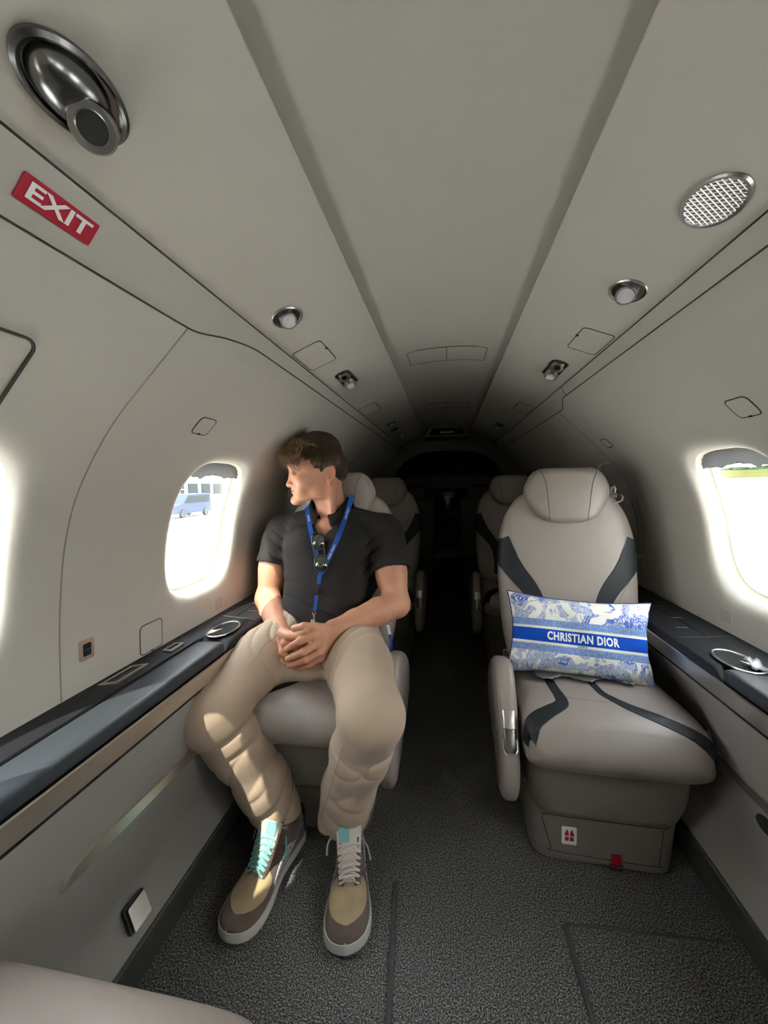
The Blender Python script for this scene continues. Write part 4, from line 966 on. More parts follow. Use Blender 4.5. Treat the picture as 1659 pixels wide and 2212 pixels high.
def sdf_mesh(fn, lo, hi, h, lip=1.6):
    lo = np.array(lo, np.float32); hi = np.array(hi, np.float32); B = 12
    n = (np.ceil((hi - lo) / h / B).astype(int) * B) + 1; D = np.ones(n, np.float32)
    nb = (n - 1) // B; g = np.stack(np.meshgrid(*[np.arange(k) for k in nb], indexing='ij'), -1).reshape(-1, 3)
    cen = lo + (g * B + B / 2) * h; dv = fn(cen.astype(np.float32)); act = np.abs(dv) < B * h * 0.87 * lip
    for gi, d in zip(g[~act], dv[~act]):
        s = gi * B; D[s[0]:s[0] + B + 1, s[1]:s[1] + B + 1, s[2]:s[2] + B + 1] = 1 if d > 0 else -1
    o = np.stack(np.meshgrid(*[np.arange(B + 1)] * 3, indexing='ij'), -1).reshape(-1, 3)
    A = g[act]
    for k in range(0, len(A), 64):
        ch = A[k:k + 64]; I = (ch[:, None, :] * B + o[None]).reshape(-1, 3); v = fn((lo + I * h).astype(np.float32)); D[I[:, 0], I[:, 1], I[:, 2]] = v
    S = D < 0; n0, n1, n2 = D.shape
    cs = [S[i:n0 - 1 + i, j:n1 - 1 + j, k:n2 - 1 + k] for i in (0, 1) for j in (0, 1) for k in (0, 1)]
    al = cs[0].copy(); an = cs[0].copy()
    for c in cs[1:]: al &= c; an |= c
    mix = an & ~al; I = np.argwhere(mix); idx = np.full(mix.shape, -1, np.int32); idx[mix] = np.arange(len(I))
    acc = np.zeros((len(I), 3)); cnt = np.zeros(len(I))
    cor = {(i, j, k): D[I[:, 0] + i, I[:, 1] + j, I[:, 2] + k] for i in (0, 1) for j in (0, 1) for k in (0, 1)}
    for a in cor:
        for ax in range(3):
            if a[ax] == 0:
                b = list(a); b[ax] = 1; b = tuple(b); d0, d1 = cor[a], cor[b]; m = (d0 < 0) != (d1 < 0); t = np.where(m, d0 / np.where(m, d0 - d1, 1), 0); t = np.clip(t, 0, 1)
                p = np.tile(np.array(a, float), (len(I), 1)); p[:, ax] += t; acc[m] += p[m]; cnt[m] += 1
    V = lo + (I + acc / cnt[:, None]) * h; Fs = []
    for ax in range(3):
        u, v = (ax + 1) % 3, (ax + 2) % 3
        sl0 = [slice(None)] * 3; sl1 = [slice(None)] * 3; sl0[ax] = slice(0, -1); sl1[ax] = slice(1, None)
        s0 = S[tuple(sl0)]; s1 = S[tuple(sl1)]; E = np.argwhere(s0 != s1)
        E = E[(E[:, u] > 0) & (E[:, v] > 0) & (E[:, u] < D.shape[u] - 1) & (E[:, v] < D.shape[v] - 1)]
        ins = s0[E[:, 0], E[:, 1], E[:, 2]]
        def c(du, dv_):
            q = E.copy(); q[:, u] += du; q[:, v] += dv_; return idx[q[:, 0], q[:, 1], q[:, 2]]
        Q = np.stack([c(-1, -1), c(0, -1), c(0, 0), c(-1, 0)], 1); Q[~ins] = Q[~ins][:, ::-1]; Fs.append(Q)
    F = np.concatenate(Fs); F = F[(F >= 0).all(1)]
    return V, F
def np_mesh(name, parts, m, parent=None, **k):
    V = np.concatenate([p[0] for p in parts]); off = np.cumsum([0] + [len(p[0]) for p in parts[:-1]]); F = np.concatenate([p[1] + o for p, o in zip(parts, off)])
    me = bpy.data.meshes.new(name); me.vertices.add(len(V)); me.vertices.foreach_set('co', V.astype(np.float32).ravel())
    me.loops.add(len(F) * 4); me.loops.foreach_set('vertex_index', F.astype(np.int32).ravel()); me.polygons.add(len(F))
    me.polygons.foreach_set('loop_start', np.arange(0, len(F) * 4, 4, dtype=np.int32)); me.polygons.foreach_set('loop_total', np.full(len(F), 4, np.int32)); me.update(calc_edges=True); me.validate()
    return finish(name, me, m, parent, True, None, **k)
def noise3(P, s, seed=0):
    """cheap smooth pseudo-noise, -1..1"""
    r = np.random.RandomState(seed); o = np.zeros(len(P), np.float32)
    for i in range(5):
        d = r.normal(size=3).astype(np.float32); d /= np.linalg.norm(d); f = s * (0.7 + 0.35 * i); o += np.sin((P @ d) * f + r.rand() * 6.28 + 0.8 * np.sin((P @ np.roll(d, 1)) * f * 0.6 + i)) / (1 + 0.3 * i)
    return o / 3.2

# ================================================================== THE PERSON
person = empty('person', (-.42, 1.22, 0)); tag(person, 'person in black polo shirt and beige trousers, seated hands clasped, looking out the window', 'person')
PO = Vector((-.42, 1.22, 0)); PINV = -PO
def pob(V): return V - np.array(PO, np.float32)
Hf = np.array((-.875, -.484, 0)); Hf /= np.linalg.norm(Hf); Hu = np.array((-.02, .0, 1.0)); Hs = np.cross(Hu, Hf); Hs /= np.linalg.norm(Hs); Hu = np.cross(Hf, Hs)
HO = np.array((-.441, 1.338, 1.058)); HR = np.stack([Hf, Hs, Hu], 1).astype(np.float32)   # local -> world
HSC = 1.0
def head_local(P): return ((P - HO.astype(np.float32)) @ HR) / HSC
def HW(f, s, u): return Vector(HO + HR @ np.array((f, s, u)) * HSC)
FT = np.array([(-.13, .05), (-.100, .085), (-.093, .098), (-.086, .106), (-.077, .110), (-.060, .1045), (-.044, .1065), (-.033, .1075), (-.02, .107), (0, .108), (.018, .109), (.030, .113), (.042, .120), (.053, .1185), (.075, .113), (.097, .098), (.12, .07), (.14, .03)])
WT = np.array([(-.13, .02), (-.100, .030), (-.090, .040), (-.077, .0475), (-.062, .054), (-.048, .0585), (-.035, .0625), (-.015, .067), (.005, .0705), (.03, .0715), (.06, .070), (.09, .060), (.12, .04), (.14, .02)])
def head_sdf(P):
    q = head_local(P); f, s, u = q[:, 0], q[:, 1], q[:, 2]; s2 = np.abs(s); qs = np.stack([f, s2, u], 1)
    cran = ell(q, (.020, 0, .036), (.096, .077, .092))
    Fm = np.interp(u, FT[:, 0], FT[:, 1]); Wm = np.interp(u, WT[:, 0], WT[:, 1]); c = .028; a = Fm - c; e = 2.35
    rho = ((np.abs(f - c) / np.where(f > c, a, .085)) ** e + (s2 / Wm) ** e) ** (1 / e); face = (rho - 1) * np.minimum(a, Wm) * .9
    face = smax(face, u - .075, .03); face = smax(face, -(u + .066 + .27 * (f - .012)) , .014); face = smax(face, -f - .055, .03)
    d = smin(cran, face, .018)
    d = smin(d, ell(qs, (.106, .025, .0435), (.013, .027, .0085)), .012)              # brow
    d = smin(d, ell(qs, (.078, .050, -.010), (.024, .016, .017)), .024)              # cheekbone
    d = smin(d, ell(qs, (.088, .030, -.040), (.016, .020, .020)), .02)
    d = smin(d, ell(q, (.098, 0, -.079), (.016, .020, .014)), .018)                  # chin
    d = smin(d, ell(qs, (.018, .050, -.050), (.022, .010, .020)), .022)              # jaw angle
    d = smax(d, -ell(qs, (.112, .040, .0235), (.022, .020, .0125)), .009)             # eye socket
    lid = np.sqrt(((qs - np.array((.0845, .0345, .0240), np.float32)) ** 2).sum(1)) - .0138
    slit = ell(qs, (.0900, .0420, .0234), (.0165, .0150, .0048)); lid = smax(lid, -slit, .0012); d = smin(d, lid, .004)
    d = smin(d, rcone(q, (.107, 0, .030), (.1160, 0, -.0185), .0080, .0120), .011)    # nose
    d = smin(d, ell(q, (.1200, 0, -.0215), (.0115, .0125, .0095)), .007)
    d = smin(d, ell(qs, (.1075, .0145, -.0250), (.0112, .0070, .0085)), .004)
    d = smax(d, -ell(qs, (.1185, .0062, -.0325), (.0055, .0034, .0040)), .003)
    d = smin(d, ell(q, (.1050, 0, -.0395), (.0105, .0225, .0058)), .0045)            # lips
    d = smin(d, ell(q, (.1035, 0, -.0500), (.0100, .0190, .0062)), .0045)
    d = smin(d, ell(qs, (.0985, .014, -.0400), (.0095, .0140, .0048)), .004); d = smin(d, ell(qs, (.0975, .013, -.0495), (.0090, .0125, .0052)), .004)
    # ear
    ea = .42; ce, se = math.cos(ea), math.sin(ea)
    er = (qs - np.array((-.012, .0735, .009), np.float32)) * 1.08; tl = .18
    x = er[:, 0] * ce - (er[:, 1]) * se; y = er[:, 0] * se + er[:, 1] * ce; zz = er[:, 2]; x2 = x * math.cos(tl) + zz * math.sin(tl); z2 = -x * math.sin(tl) + zz * math.cos(tl)
    wid = np.interp(z2, [-.034, -.02, .0, .034], [.008, .010, .0165, .0175]).astype(np.float32)
    rr = np.sqrt((x2 / wid) ** 2 + (z2 / .0325) ** 2); plate = np.maximum((rr - 1) * .014, np.abs(y) - .0026)
    rim = np.sqrt(((rr - .88) * .0165) ** 2 + (y - .0012) ** 2) - .0034; rim = np.where(z2 < -.018, plate, rim)
    rim2 = np.sqrt(((np.sqrt(((x2 - .001) / .0088) ** 2 + ((z2 - .002) / .017) ** 2) - 1) * .010) ** 2 + (y - .0008) ** 2) - .0024
    lobe = np.sqrt((x2 - .002) ** 2 + (y * 1.6) ** 2 + (z2 + .026) ** 2) - .0070
    earD = smin(smin(smin(plate, rim, .003), rim2, .003), lobe, .006); bowl = np.sqrt(((x2 - .003) / .0078) ** 2 + ((z2 + .003) / .0125) ** 2 + ((y - .006) / .0105) ** 2); earD = smax(earD, -(bowl - 1) * .007, .002)
    earD = smin(earD, rcone(qs, (-.004, .066, .002), (-.010, .069, -.006), .009, .008), .006); earD = smax(earD, -(bowl - 1) * .006, .002)
    d = smin(d, earD, .003)
    # neck, in world space
    nb = np.array((-.425, 1.392, .915)); n_top = np.array(HW(-.012, 0, -.035)); d = d * HSC
    d = smin(d, rcone(P, n_top, nb, .052, .059), .022)
    d = smin(d, rcone(P, np.array(HW(-.018, .055, -.035)), np.array((-.405, 1.315, .905)), .015, .013), .018)
    d = smin(d, rcone(P, np.array(HW(-.018, -.055, -.035)), np.array((-.455, 1.325, .905)), .015, .013), .018)
    d = smin(d, ell(P, (-.425, 1.365, .865), (.125, .066, .070)), .03)               # upper chest
    d = smin(d, rcone(P, (-.30, 1.385, .885), (-.55, 1.385, .885), .045, .045), .035)
    return d
SR, ER, WR = np.array((-.618, 1.370, .858)), np.array((-.650, 1.295, .622)), np.array(at(616, 1384, 1.085))
SL, EL, WL = np.array((-.224, 1.370, .862)), np.array((-.172, 1.262, .628)), np.array(at(722, 1359, 1.072))
def cpt(cx, cy, Y): return np.array(at(560 + cx / 8.295, 1300 + cy / 8.295, Y))
def chain(P, pts, rr, k=.004):
    d = None
    for i in range(len(pts) - 1):
        q = rcone(P, pts[i], pts[i + 1], rr[i], rr[i + 1]); d = q if d is None else smin(d, q, k)
    return d
HL = dict(idx=[(985, 590, 1.000), (735, 700, .975), (585, 785, .988), (480, 855, 1.006)], mid=[(1080, 725, .995), (810, 885, .972), (630, 965, .985), (505, 1025, 1.000)],
          rng=[(1120, 865, 1.000), (850, 1025, .980), (670, 1100, .992), (545, 1135, 1.006)], pky=[(1110, 995, 1.012), (920, 1120, .998), (800, 1170, 1.008), (710, 1200, 1.02)])
HRT = dict(idx=[(545, 600, 1.03), (740, 700, 1.022), (860, 790, 1.04), (900, 850, 1.05)], mid=[(475, 740, 1.022), (700, 850, 1.018), (840, 930, 1.035), (880, 980, 1.05)],
           rng=[(430, 900, 1.02), (640, 1010, 1.018), (780, 1070, 1.035), (840, 1090, 1.045)], pky=[(430, 1050, 1.03), (560, 1130, 1.024), (640, 1160, 1.024), (690, 1185, 1.03)])
def arm_sdf(P, S, E_, W_, hand, thumb, palmc, flat):
    el = E_ + 0.0
    d = rcone(P, S, el, .056, .043)
    m = S * .45 + E_ * .55; d = smin(d, ell(P, m + np.array((0, -.010, 0)), (.050, .050, .075)), .03)      # biceps
    fm = E_ * .68 + W_ * .32; d = smin(d, chain(P, [el, fm, E_ * .3 + W_ * .7], [.043, .0455, .034]), .02)
    d = smin(d, rcone(P, E_ * .3 + W_ * .7, W_, .034, .0275), .012)
    mc = {k: [cpt(*p) for p in v] for k, v in hand.items()}
    for k, r0 in (('idx', .0125), ('mid', .013), ('rng', .0125), ('pky', .0115)):
        d = smin(d, rcone(P, W_ * .85 + mc[k][0] * .15, mc[k][0], .021, r0), .014)
    f_ = None
    for k, rr in (('idx', (.0118, .0102, .0092, .0078)), ('mid', (.0120, .0105, .0094, .0080)), ('rng', (.0115, .0100, .0090, .0076)), ('pky', (.0105, .0088, .0080, .0068))):
        c = chain(P, mc[k], rr, .003)
        kn = np.sqrt(((P - mc[k][1]) ** 2).sum(1)) - rr[1] * 1.06; c = smin(c, kn, .003)
        f_ = c if f_ is None else smin(f_, c, .0012)
    d = smin(d, f_, .007)
    th = [cpt(*p) for p in thumb]; d = smin(d, rcone(P, W_, th[0], .022, .0165), .015); d = smin(d, chain(P, th, (.0165, .0125, .0112, .0090), .004), .008)
    return d
def arms_sdf(P):
    a = arm_sdf(P, SL, EL, WL, HL, [(1240, 500, 1.035), (1000, 455, 1.005), (800, 440, .990), (620, 472, .998)], None, None)
    b = arm_sdf(P, SR, ER, WR, HRT, [(430, 560, 1.045), (570, 600, 1.012), (730, 590, .990), (845, 515, .985)], None, None)
    return np.minimum(a, b)
def torso_sdf(P):
    d = ell(P, (-.42, 1.33, .76), (.145, .085, .17)); d = smin(d, ell(P, (-.425, 1.27, .56), (.14, .09, .12)), .05)
    d = smin(d, rcone(P, SR, SL, .05, .05), .04)
    for s_, K, A_ in ((-1, KR, AR), (1, KL, AL)):
        H_ = np.array((-.425 + s_ * .09, 1.25, .525)); d = smin(d, rcone(P, H_, K, .075, .052), .03); d = smin(d, rcone(P, K, A_, .050, .036), .02)
    return d
KR, KL = np.array(at(450, 1540, .875)), np.array(at(803, 1548, .865))
AR, AL = np.array((-.476, .965, .140)), np.array((-.292, .97, .140))
M_SKIN = mat('skin', (.54, .265, .165), .5, spec=.35, bump=.25, bscale=260, bdist=.0006, var=.05, vscale=25)
sk = M_SKIN.node_tree; pb = sk.nodes['Principled BSDF']; pb.inputs['Subsurface Weight'].default_value = .12; pb.inputs['Subsurface Scale'].default_value = .01; pb.inputs['Subsurface Radius'].default_value = (1, .35, .2)
# lips, blush and ear warmth belong to the skin itself
def skin_spot(center, radii, col, strength=1.0, soft=1.3):
    N2 = sk.nodes.new; L2 = sk.links.new
    geo = N2('ShaderNodeNewGeometry'); vs = N2('ShaderNodeVectorMath'); vs.operation = 'SUBTRACT'; L2(geo.outputs['Position'], vs.inputs[0]); vs.inputs[1].default_value = center
    comps = []
    for ax, r in zip((Hf, Hs, Hu), radii):
        dt = N2('ShaderNodeVectorMath'); dt.operation = 'DOT_PRODUCT'; L2(vs.outputs[0], dt.inputs[0]); dt.inputs[1].default_value = tuple(ax)
        mm = N2('ShaderNodeMath'); mm.operation = 'DIVIDE'; L2(dt.outputs['Value'], mm.inputs[0]); mm.inputs[1].default_value = r
        pw = N2('ShaderNodeMath'); pw.operation = 'MULTIPLY'; L2(mm.outputs[0], pw.inputs[0]); L2(mm.outputs[0], pw.inputs[1]); comps.append(pw.outputs[0])
    a1 = N2('ShaderNodeMath'); a1.operation = 'ADD'; L2(comps[0], a1.inputs[0]); L2(comps[1], a1.inputs[1]); a2 = N2('ShaderNodeMath'); a2.operation = 'ADD'; L2(a1.outputs[0], a2.inputs[0]); L2(comps[2], a2.inputs[1])
    mr = N2('ShaderNodeMapRange'); mr.inputs[1].default_value = .6; mr.inputs[2].default_value = soft; mr.inputs[3].default_value = strength; mr.inputs[4].default_value = 0; L2(a2.outputs[0], mr.inputs[0])
    src = pb.inputs['Base Color'].links[0].from_socket; mxn = N2('ShaderNodeMix'); mxn.data_type = 'RGBA'; L2(mr.outputs[0], mxn.inputs[0]); L2(src, mxn.inputs[6]); mxn.inputs[7].default_value = (*col, 1); L2(mxn.outputs[2], pb.inputs['Base Color'])
skin_spot(tuple(HW(.108, 0, -.0447)), (.014, .022, .0105), (.50, .20, .16), .7)
skin_spot(tuple(HW(.075, .055, -.02)), (.03, .03, .02), (.58, .26, .19), .45, 2.2)
skin_spot(tuple(HW(-.012, .08, 0)), (.03, .02, .035), (.56, .22, .16), .6, 1.5)
skin_spot(tuple(HW(.122, 0, -.022)), (.02, .02, .015), (.60, .26, .19), .5, 2)
hp = sdf_mesh(head_sdf, HO + np.array((-.24, -.20, -.24)), HO + np.array((.24, .20, .16)), .0016)
lo = np.minimum.reduce([SR, ER, WR, SL, EL, WL]) - .11; hi = np.maximum.reduce([SR, ER, WR, SL, EL, WL]) + .10; lo[2] = .44; lo[1] = .93
ap = sdf_mesh(arms_sdf, lo, hi, .0022)
tp_ = sdf_mesh(torso_sdf, (-.82, .78, .02), (-.05, 1.50, .98), .010)
body = np_mesh('body', [(pob(V), F) for V, F in (hp, ap, tp_)], M_SKIN, person)
skin_spot(tuple(HW(.092, 0, -.0447)), (.034, .0300, .0013), (.16, .055, .045), .95, 1.6)
# eyes
M_EYE = mat('eye_white', (.52, .49, .47), .15)
for sg in (1, -1):
    c = HW(.0843, sg * .0345, .0240); mb = MB(); gd = (Vector(Hf) * .93 + Vector(Hs) * .30).normalized(); T = Matrix.Translation(c - PO) @ gd.to_track_quat('Z', 'Y').to_matrix().to_4x4()
    mb.lathe([(.0003, -.0122), (.006, -.0106), (.0106, -.006), (.0122, 0), (.0106, .006), (.0062, .0105)], 24, T); ey = mb.build('eye', M_EYE, person)
    la = MB(); lp = []
    for i_ in range(11):
        az = -.25 + 1.35 * i_ / 10; el_ = .36 - .22 * ((i_ - 4) / 6) ** 2; lp.append(HW(.0845 + .0140 * math.cos(el_) * math.cos(az), sg * (.0345 + .0140 * math.cos(el_) * math.sin(az)), .0240 + .0140 * math.sin(el_)) - PO)
    la.tube(lp, .0006, 5); la.build('eyelashes', mat('lash_hair', (.02, .013, .01), .6), person)
    mb = MB(); mb.lathe([(.0063, .0104), (.0055, .0112), (.0028, .0122)], 20, T); ir = mb.build('iris', mat('iris_grey_blue', (.07, .11, .12), .1), ey)
    mb = MB(); mb.lathe([(.0029, .0121), (.0003, .0124)], 16, T); mb.build('pupil', M_HOLE, ey)
# ---------------------------------------------------------------- hair
M_HAIR = mat('hair_brown', (.040, .021, .010), .5, col2=(.085, .047, .021), vscale=140, spec=.5)
M_HAIRT = mat('hair_bleached_tips', (.10, .058, .026), .42, col2=(.25, .15, .065), vscale=60, spec=.5)  # fringe hair's own lighter brown, bleached by the sun
def hair_sdf(P):
    q = head_local(P); f, s, u = q[:, 0], q[:, 1], q[:, 2]; s2 = np.abs(s)
    d = ell(q, (.014, 0, .040), (.102, .083, .1060))
    d = smin(d, ell(q, (.074, 0, .100), (.052, .064, .034)), .03)
    line = np.interp(f, [-.10, -.075, -.03, -.012, .008, .026, .036, .055, .085, .11, .15], [-.030, -.030, -.010, .034, .034, -.006, -.002, .046, .066, .074, .074])
    d = smax(d, (line - u) * .8, .006)
    sw = np.sin(s * 420 + 3 * np.sin(f * 60) + 2.2 * np.sin(u * 75)) * .0011 + np.sin((s * 0.6 + f * .5) * 260 + u * 120) * .0012
    thin = np.clip((.050 - u) / .05, 0, 1) * (f < .06) * .0045
    return (d + sw * (u > .02) + thin) * HSC
hv = sdf_mesh(hair_sdf, HO + np.array((-.19, -.17, -.08)), HO + np.array((.16, .16, .17)), .0024)
hair = np_mesh('hair', [(pob(hv[0]), hv[1])], M_HAIR, person)
rnd = random.Random(21)
def scalp(th, ph):   # th around (0 front), ph elevation
    return np.array((.016 + .104 * math.cos(ph) * math.cos(th), .083 * math.cos(ph) * math.sin(th), .038 + .0965 * math.sin(ph)))
def strands(cnt, kind):
    mb = MB()
    for _ in range(cnt):
        if kind == 'top':
            f0 = rnd.uniform(-.07, .075); s0 = rnd.uniform(-.066, .066); base = np.array((f0, s0, 0.)); q = 1 - ((f0 - .016) / .104) ** 2 - (s0 / .083) ** 2
            if q <= .05: continue
            p = np.array((f0, s0, .040 + .106 * math.sqrt(q))); L_ = rnd.uniform(.05, .085); sp_ = rnd.uniform(-.35, .35); lift = rnd.uniform(.002, .012); n_ = 9
            P = []
            for i in range(n_):
                t = i / (n_ - 1); P.append(p + np.array((0, 0, 1)) * lift * math.sin(t * PI) * 1.4); d_ = np.array((1., sp_ + .55 * s0 / .07 + .2 * math.sin(4 * t + s0 * 90), 0)); d_ /= np.linalg.norm(d_); p = p + d_ * L_ / n_
                x, y = (p[0] - .016) / .108, p[1] / .087; rr = math.hypot(x, y)
                if rr < .93: p[2] = .040 + .110 * math.sqrt(1 - rr * rr) + .001
                else: p[2] -= L_ / n_ * .8
            r0 = .0010
        elif kind == 'fringe':
            s0 = rnd.uniform(-.060, .074); f0 = rnd.uniform(.025, .085) - .10 * abs(s0) ; u0 = rnd.uniform(.110, .136) - 5 * s0 * s0; p = np.array((f0, s0, u0)); ln = rnd.uniform(.8, 1.15); curl = rnd.uniform(-.010, .012)
            out = .128 - 4.2 * s0 * s0 + rnd.uniform(-.010, .010) + (.008 if s0 < 0 else 0); side = s0 * 1.22 + rnd.uniform(-.006, .010)
            w1_, w2_ = rnd.uniform(-.010, .010), rnd.uniform(-.012, .012); A = [p - np.array((.012, 0, .010)), np.array((f0 + .030, s0 * 1.05 + w1_ * .4, u0 + .006)), np.array((out - .012, side + w1_, u0 - .016 + w2_ * .4)), np.array((out + .002 + curl, side + curl * .6 + w2_, u0 - .034 - .018 * ln)), np.array((out - .012 + curl * 1.7, side + curl * 1.6 + w2_ * 1.4, u0 - .046 - .026 * ln))]
            P = [np.array(v) for v in catmull([Vector(a) for a in A], 4)]; r0 = rnd.uniform(.0008, .0018)
        else:
            th = rnd.choice((1, -1)) * rnd.uniform(.95, 3.1); ph = rnd.uniform(-.35, .75); p = scalp(th, ph); nf = abs(th)
            if (p[0] > .018 and p[2] < .030) or (p[0] > .034 and p[2] < .062) or (-.034 < p[0] < .014 and p[2] < .052): continue
            if p[2] < np.interp(p[0], [-.10, -.075, -.03, -.012, .008, .026, .036, .055], [-.026, -.026, -.006, .040, .040, .012, .012, .045]): continue
            L_ = rnd.uniform(.018, .030) * (1.4 if ph > .3 else .7) * (.6 if p[0] > .018 else 1); P = []; dirn = np.array((.45, 0, -1.)) if p[0] > -.04 else np.array((.12, 0, -1.)); n_ = 5
            for i in range(n_):
                nrm = np.array(((p[0] - .016) / .104 ** 2, p[1] / .083 ** 2, (p[2] - .038) / .0965 ** 2)); nrm /= np.linalg.norm(nrm); P.append(p + nrm * (.0015 + .002 * i / n_)); t_ = dirn - nrm * (dirn @ nrm); p = p + t_ / (np.linalg.norm(t_) + 1e-6) * L_ / n_
                k_ = math.sqrt(((p[0] - .016) / .104) ** 2 + (p[1] / .083) ** 2 + ((p[2] - .038) / .0965) ** 2); c0 = np.array((.016, 0, .038)); p = c0 + (p - c0) / k_
            r0 = .0009
        W_ = [HW(*p) - PO for p in P]; n_ = len(W_); mb.tube(W_, [max(.00015, r0 * min(1, .2 + 3 * i / (n_ - 1)) * (1 - (i / (n_ - 1)) ** 2 * .9)) for i in range(n_)], 4, cap=False)
    return mb
strands(1150, 'top').build('hair_strands', M_HAIR, person, sharp=None, kind='stuff')
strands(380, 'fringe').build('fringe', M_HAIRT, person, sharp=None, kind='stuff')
strands(1300, 'side').build('hair_sides', M_HAIR, person, sharp=None, kind='stuff')
mb = MB()
for sg in (1, -1):
    for i in range(60):
        t = i / 59; s = .012 + .036 * t; u = .0400 + .006 * math.sin(t * 2.6) - .004 * t; f = .1195 - 5.5 * (s - .012) ** 2 - .012 * t; a = HW(f, sg * s, u + rnd.uniform(-.002, .002)) - PO; b_ = HW(f + .0015, sg * (s + .007), u + .0025 + rnd.uniform(-.001, .001)) - PO; mb.tube([a, (a + b_) / 2 + Vector(Hf) * .0008, b_], .0007, 4)
mb.build('eyebrows', mat('brow_hair', (.16, .10, .06), .6), person, kind='stuff')
# ---------------------------------------------------------------- polo shirt
M_SHIRT = mat('black_pique', (.020, .018, .017), .85, bump=.5, bscale=900, bdist=.0006, spec=.2)
TZ = np.array([(.48, .152, .118, 1.235), (.56, .150, .118, 1.250), (.62, .146, .115, 1.270), (.68, .146, .112, 1.290), (.74, .154, .114, 1.308), (.80, .166, .116, 1.325), (.85, .170, .108, 1.345), (.89, .160, .090, 1.365), (.925, .115, .070, 1.385), (.95, .07, .055, 1.39)])
def shirt_sdf(P, hollow=True, cut=True):
    x, y, z = P[:, 0], P[:, 1], P[:, 2]
    a = np.interp(z, TZ[:, 0], TZ[:, 1]); b = np.interp(z, TZ[:, 0], TZ[:, 2]); cy = np.interp(z, TZ[:, 0], TZ[:, 3]); cx = -.425 + .006 * (z - .7)
    e = 2.3; d = (((np.abs(x - cx) / a) ** e + (np.abs(y - cy) / b) ** e) ** (1 / e) - 1) * np.minimum(a, b); d = smax(d, z - .93, .02); d = smax(d, .50 - z, .01)
    d = smin(d, ell(P, (-.485, 1.262, .835), (.075, .050, .055)), .035); d = smin(d, ell(P, (-.360, 1.262, .835), (.075, .050, .055)), .035)     # chest
    d = smin(d, rcone(P, (-.430, 1.392, .925), SR + np.array((.012, 0, .0)), .044, .061), .03); d = smin(d, rcone(P, (-.430, 1.392, .925), SL + np.array((-.012, 0, .0)), .044, .061), .03)
    for S, E_, hem in ((SR, ER, .50), (SL, EL, .56)):
        ax = (E_ - S) / np.linalg.norm(E_ - S); H_ = S + (E_ - S) * (hem + .2); sl = rcone(P, S, H_, .063, .064); sl = smin(sl, ell(P, S * .8 + E_ * .2, (.064, .064, .075)), .02); sl = smin(sl, ell(P, S * .45 + E_ * .55 + np.array((0, -.010, 0)), (.062, .064, .088)), .02)
        t = (P - S) @ ax.astype(np.float32); Ln = np.linalg.norm(E_ - S) * hem; sl = smax(sl, t - Ln, .004)
        if hollow: inner = smin(rcone(P, S, H_, .058, .0555), ell(P, S * .45 + E_ * .55 + np.array((0, -.010, 0)), (.055, .056, .080)), .02); sl = smax(sl, -np.maximum(inner, -(t - Ln + .008)), .002)
        d = smin(d, sl, .018)
    # cloth folds: drawn across the belly and from the armpits
    fz = np.clip(1 - np.abs(z - .62) / .16, 0, 1); ph = z * 62 + 2.4 * np.sin((x + .42) * 9) + 1.5 * np.sin(y * 20); d = d + .0085 * fz * (1 - np.abs(np.sin(ph))) ** 2.5 * (.55 + .45 * np.sin((x + .45) * 17 + z * 12)) - .0015 * fz
    for S, sg in ((SR, 1), (SL, -1)):
        c = S + np.array((sg * .05, -.06, -.07)); w_ = np.exp(-((P - c) ** 2).sum(1) / .0045); d = d + .009 * w_ * (1 - np.abs(np.sin((x * sg * .8 + z) * 75))) ** 2.5
    d = d + .0015 * noise3(P, 38, 4)
    if not cut: return d
    neck = rcone(P, (-.425, 1.40, .88), tuple(HW(-.010, 0, -.06)), .060, .066); d = smax(d, -neck, .004)
    vx = -.428; vw = np.clip((z - .835) * .62, 0, .05); vcut = np.maximum(np.abs(x - vx - .15 * (z - .835)) - vw, y - 1.345); d = smax(d, -vcut, .003)
    return d
sv = sdf_mesh(shirt_sdf, (-.75, 1.05, .47), (-.09, 1.50, .98), .0034)
shirt = np_mesh('polo_shirt', [(pob(sv[0]), sv[1])], M_SHIRT, person)
sv2 = sdf_mesh(lambda P: shirt_sdf(P, True, False), (-.75, 1.05, .47), (-.09, 1.50, .98), .006)
chest_t = BVHTree.FromPolygons([Vector(v) for v in sv2[0]], [tuple(int(i) for i in f) for f in sv2[1]])
shirt_t = BVHTree.FromPolygons([Vector(v) for v in sv[0]], [tuple(int(i) for i in f) for f in sv[1]])
# collar band and leaves
cl = []; ncol = 40
nc = Vector((-.430, 1.384, .952)); 
def collar_row(rr, dz, open_w):
    row = []
    for i in range(ncol + 1):
        a = -PI / 2 + open_w + (2 * PI - 2 * open_w) * i / ncol
        fr = max(0, -math.sin(a)); row.append(Vector((nc.x + rr * 1.02 * math.cos(a), nc.y + rr * .98 * math.sin(a) - .030 * fr, nc.z + dz + .012 - .062 * fr ** 1.2)) - PO)
    return row
R = [collar_row(.060, -.010, .22), collar_row(.0605, .012, .22), collar_row(.0625, .022, .24), collar_row(.070, .018, .26), collar_row(.082, -.004, .30), collar_row(.090, -.017, .36), collar_row(.0895, -.019, .36), collar_row(.080, -.007, .30)]
mb = MB(); mb.rings(R, False, False, closed=False); mb_collar = mb; co_ = mb.build('collar', M_SHIRT, person, sharp=60); co_.modifiers.new('t', 'SOLIDIFY').thickness = .0022
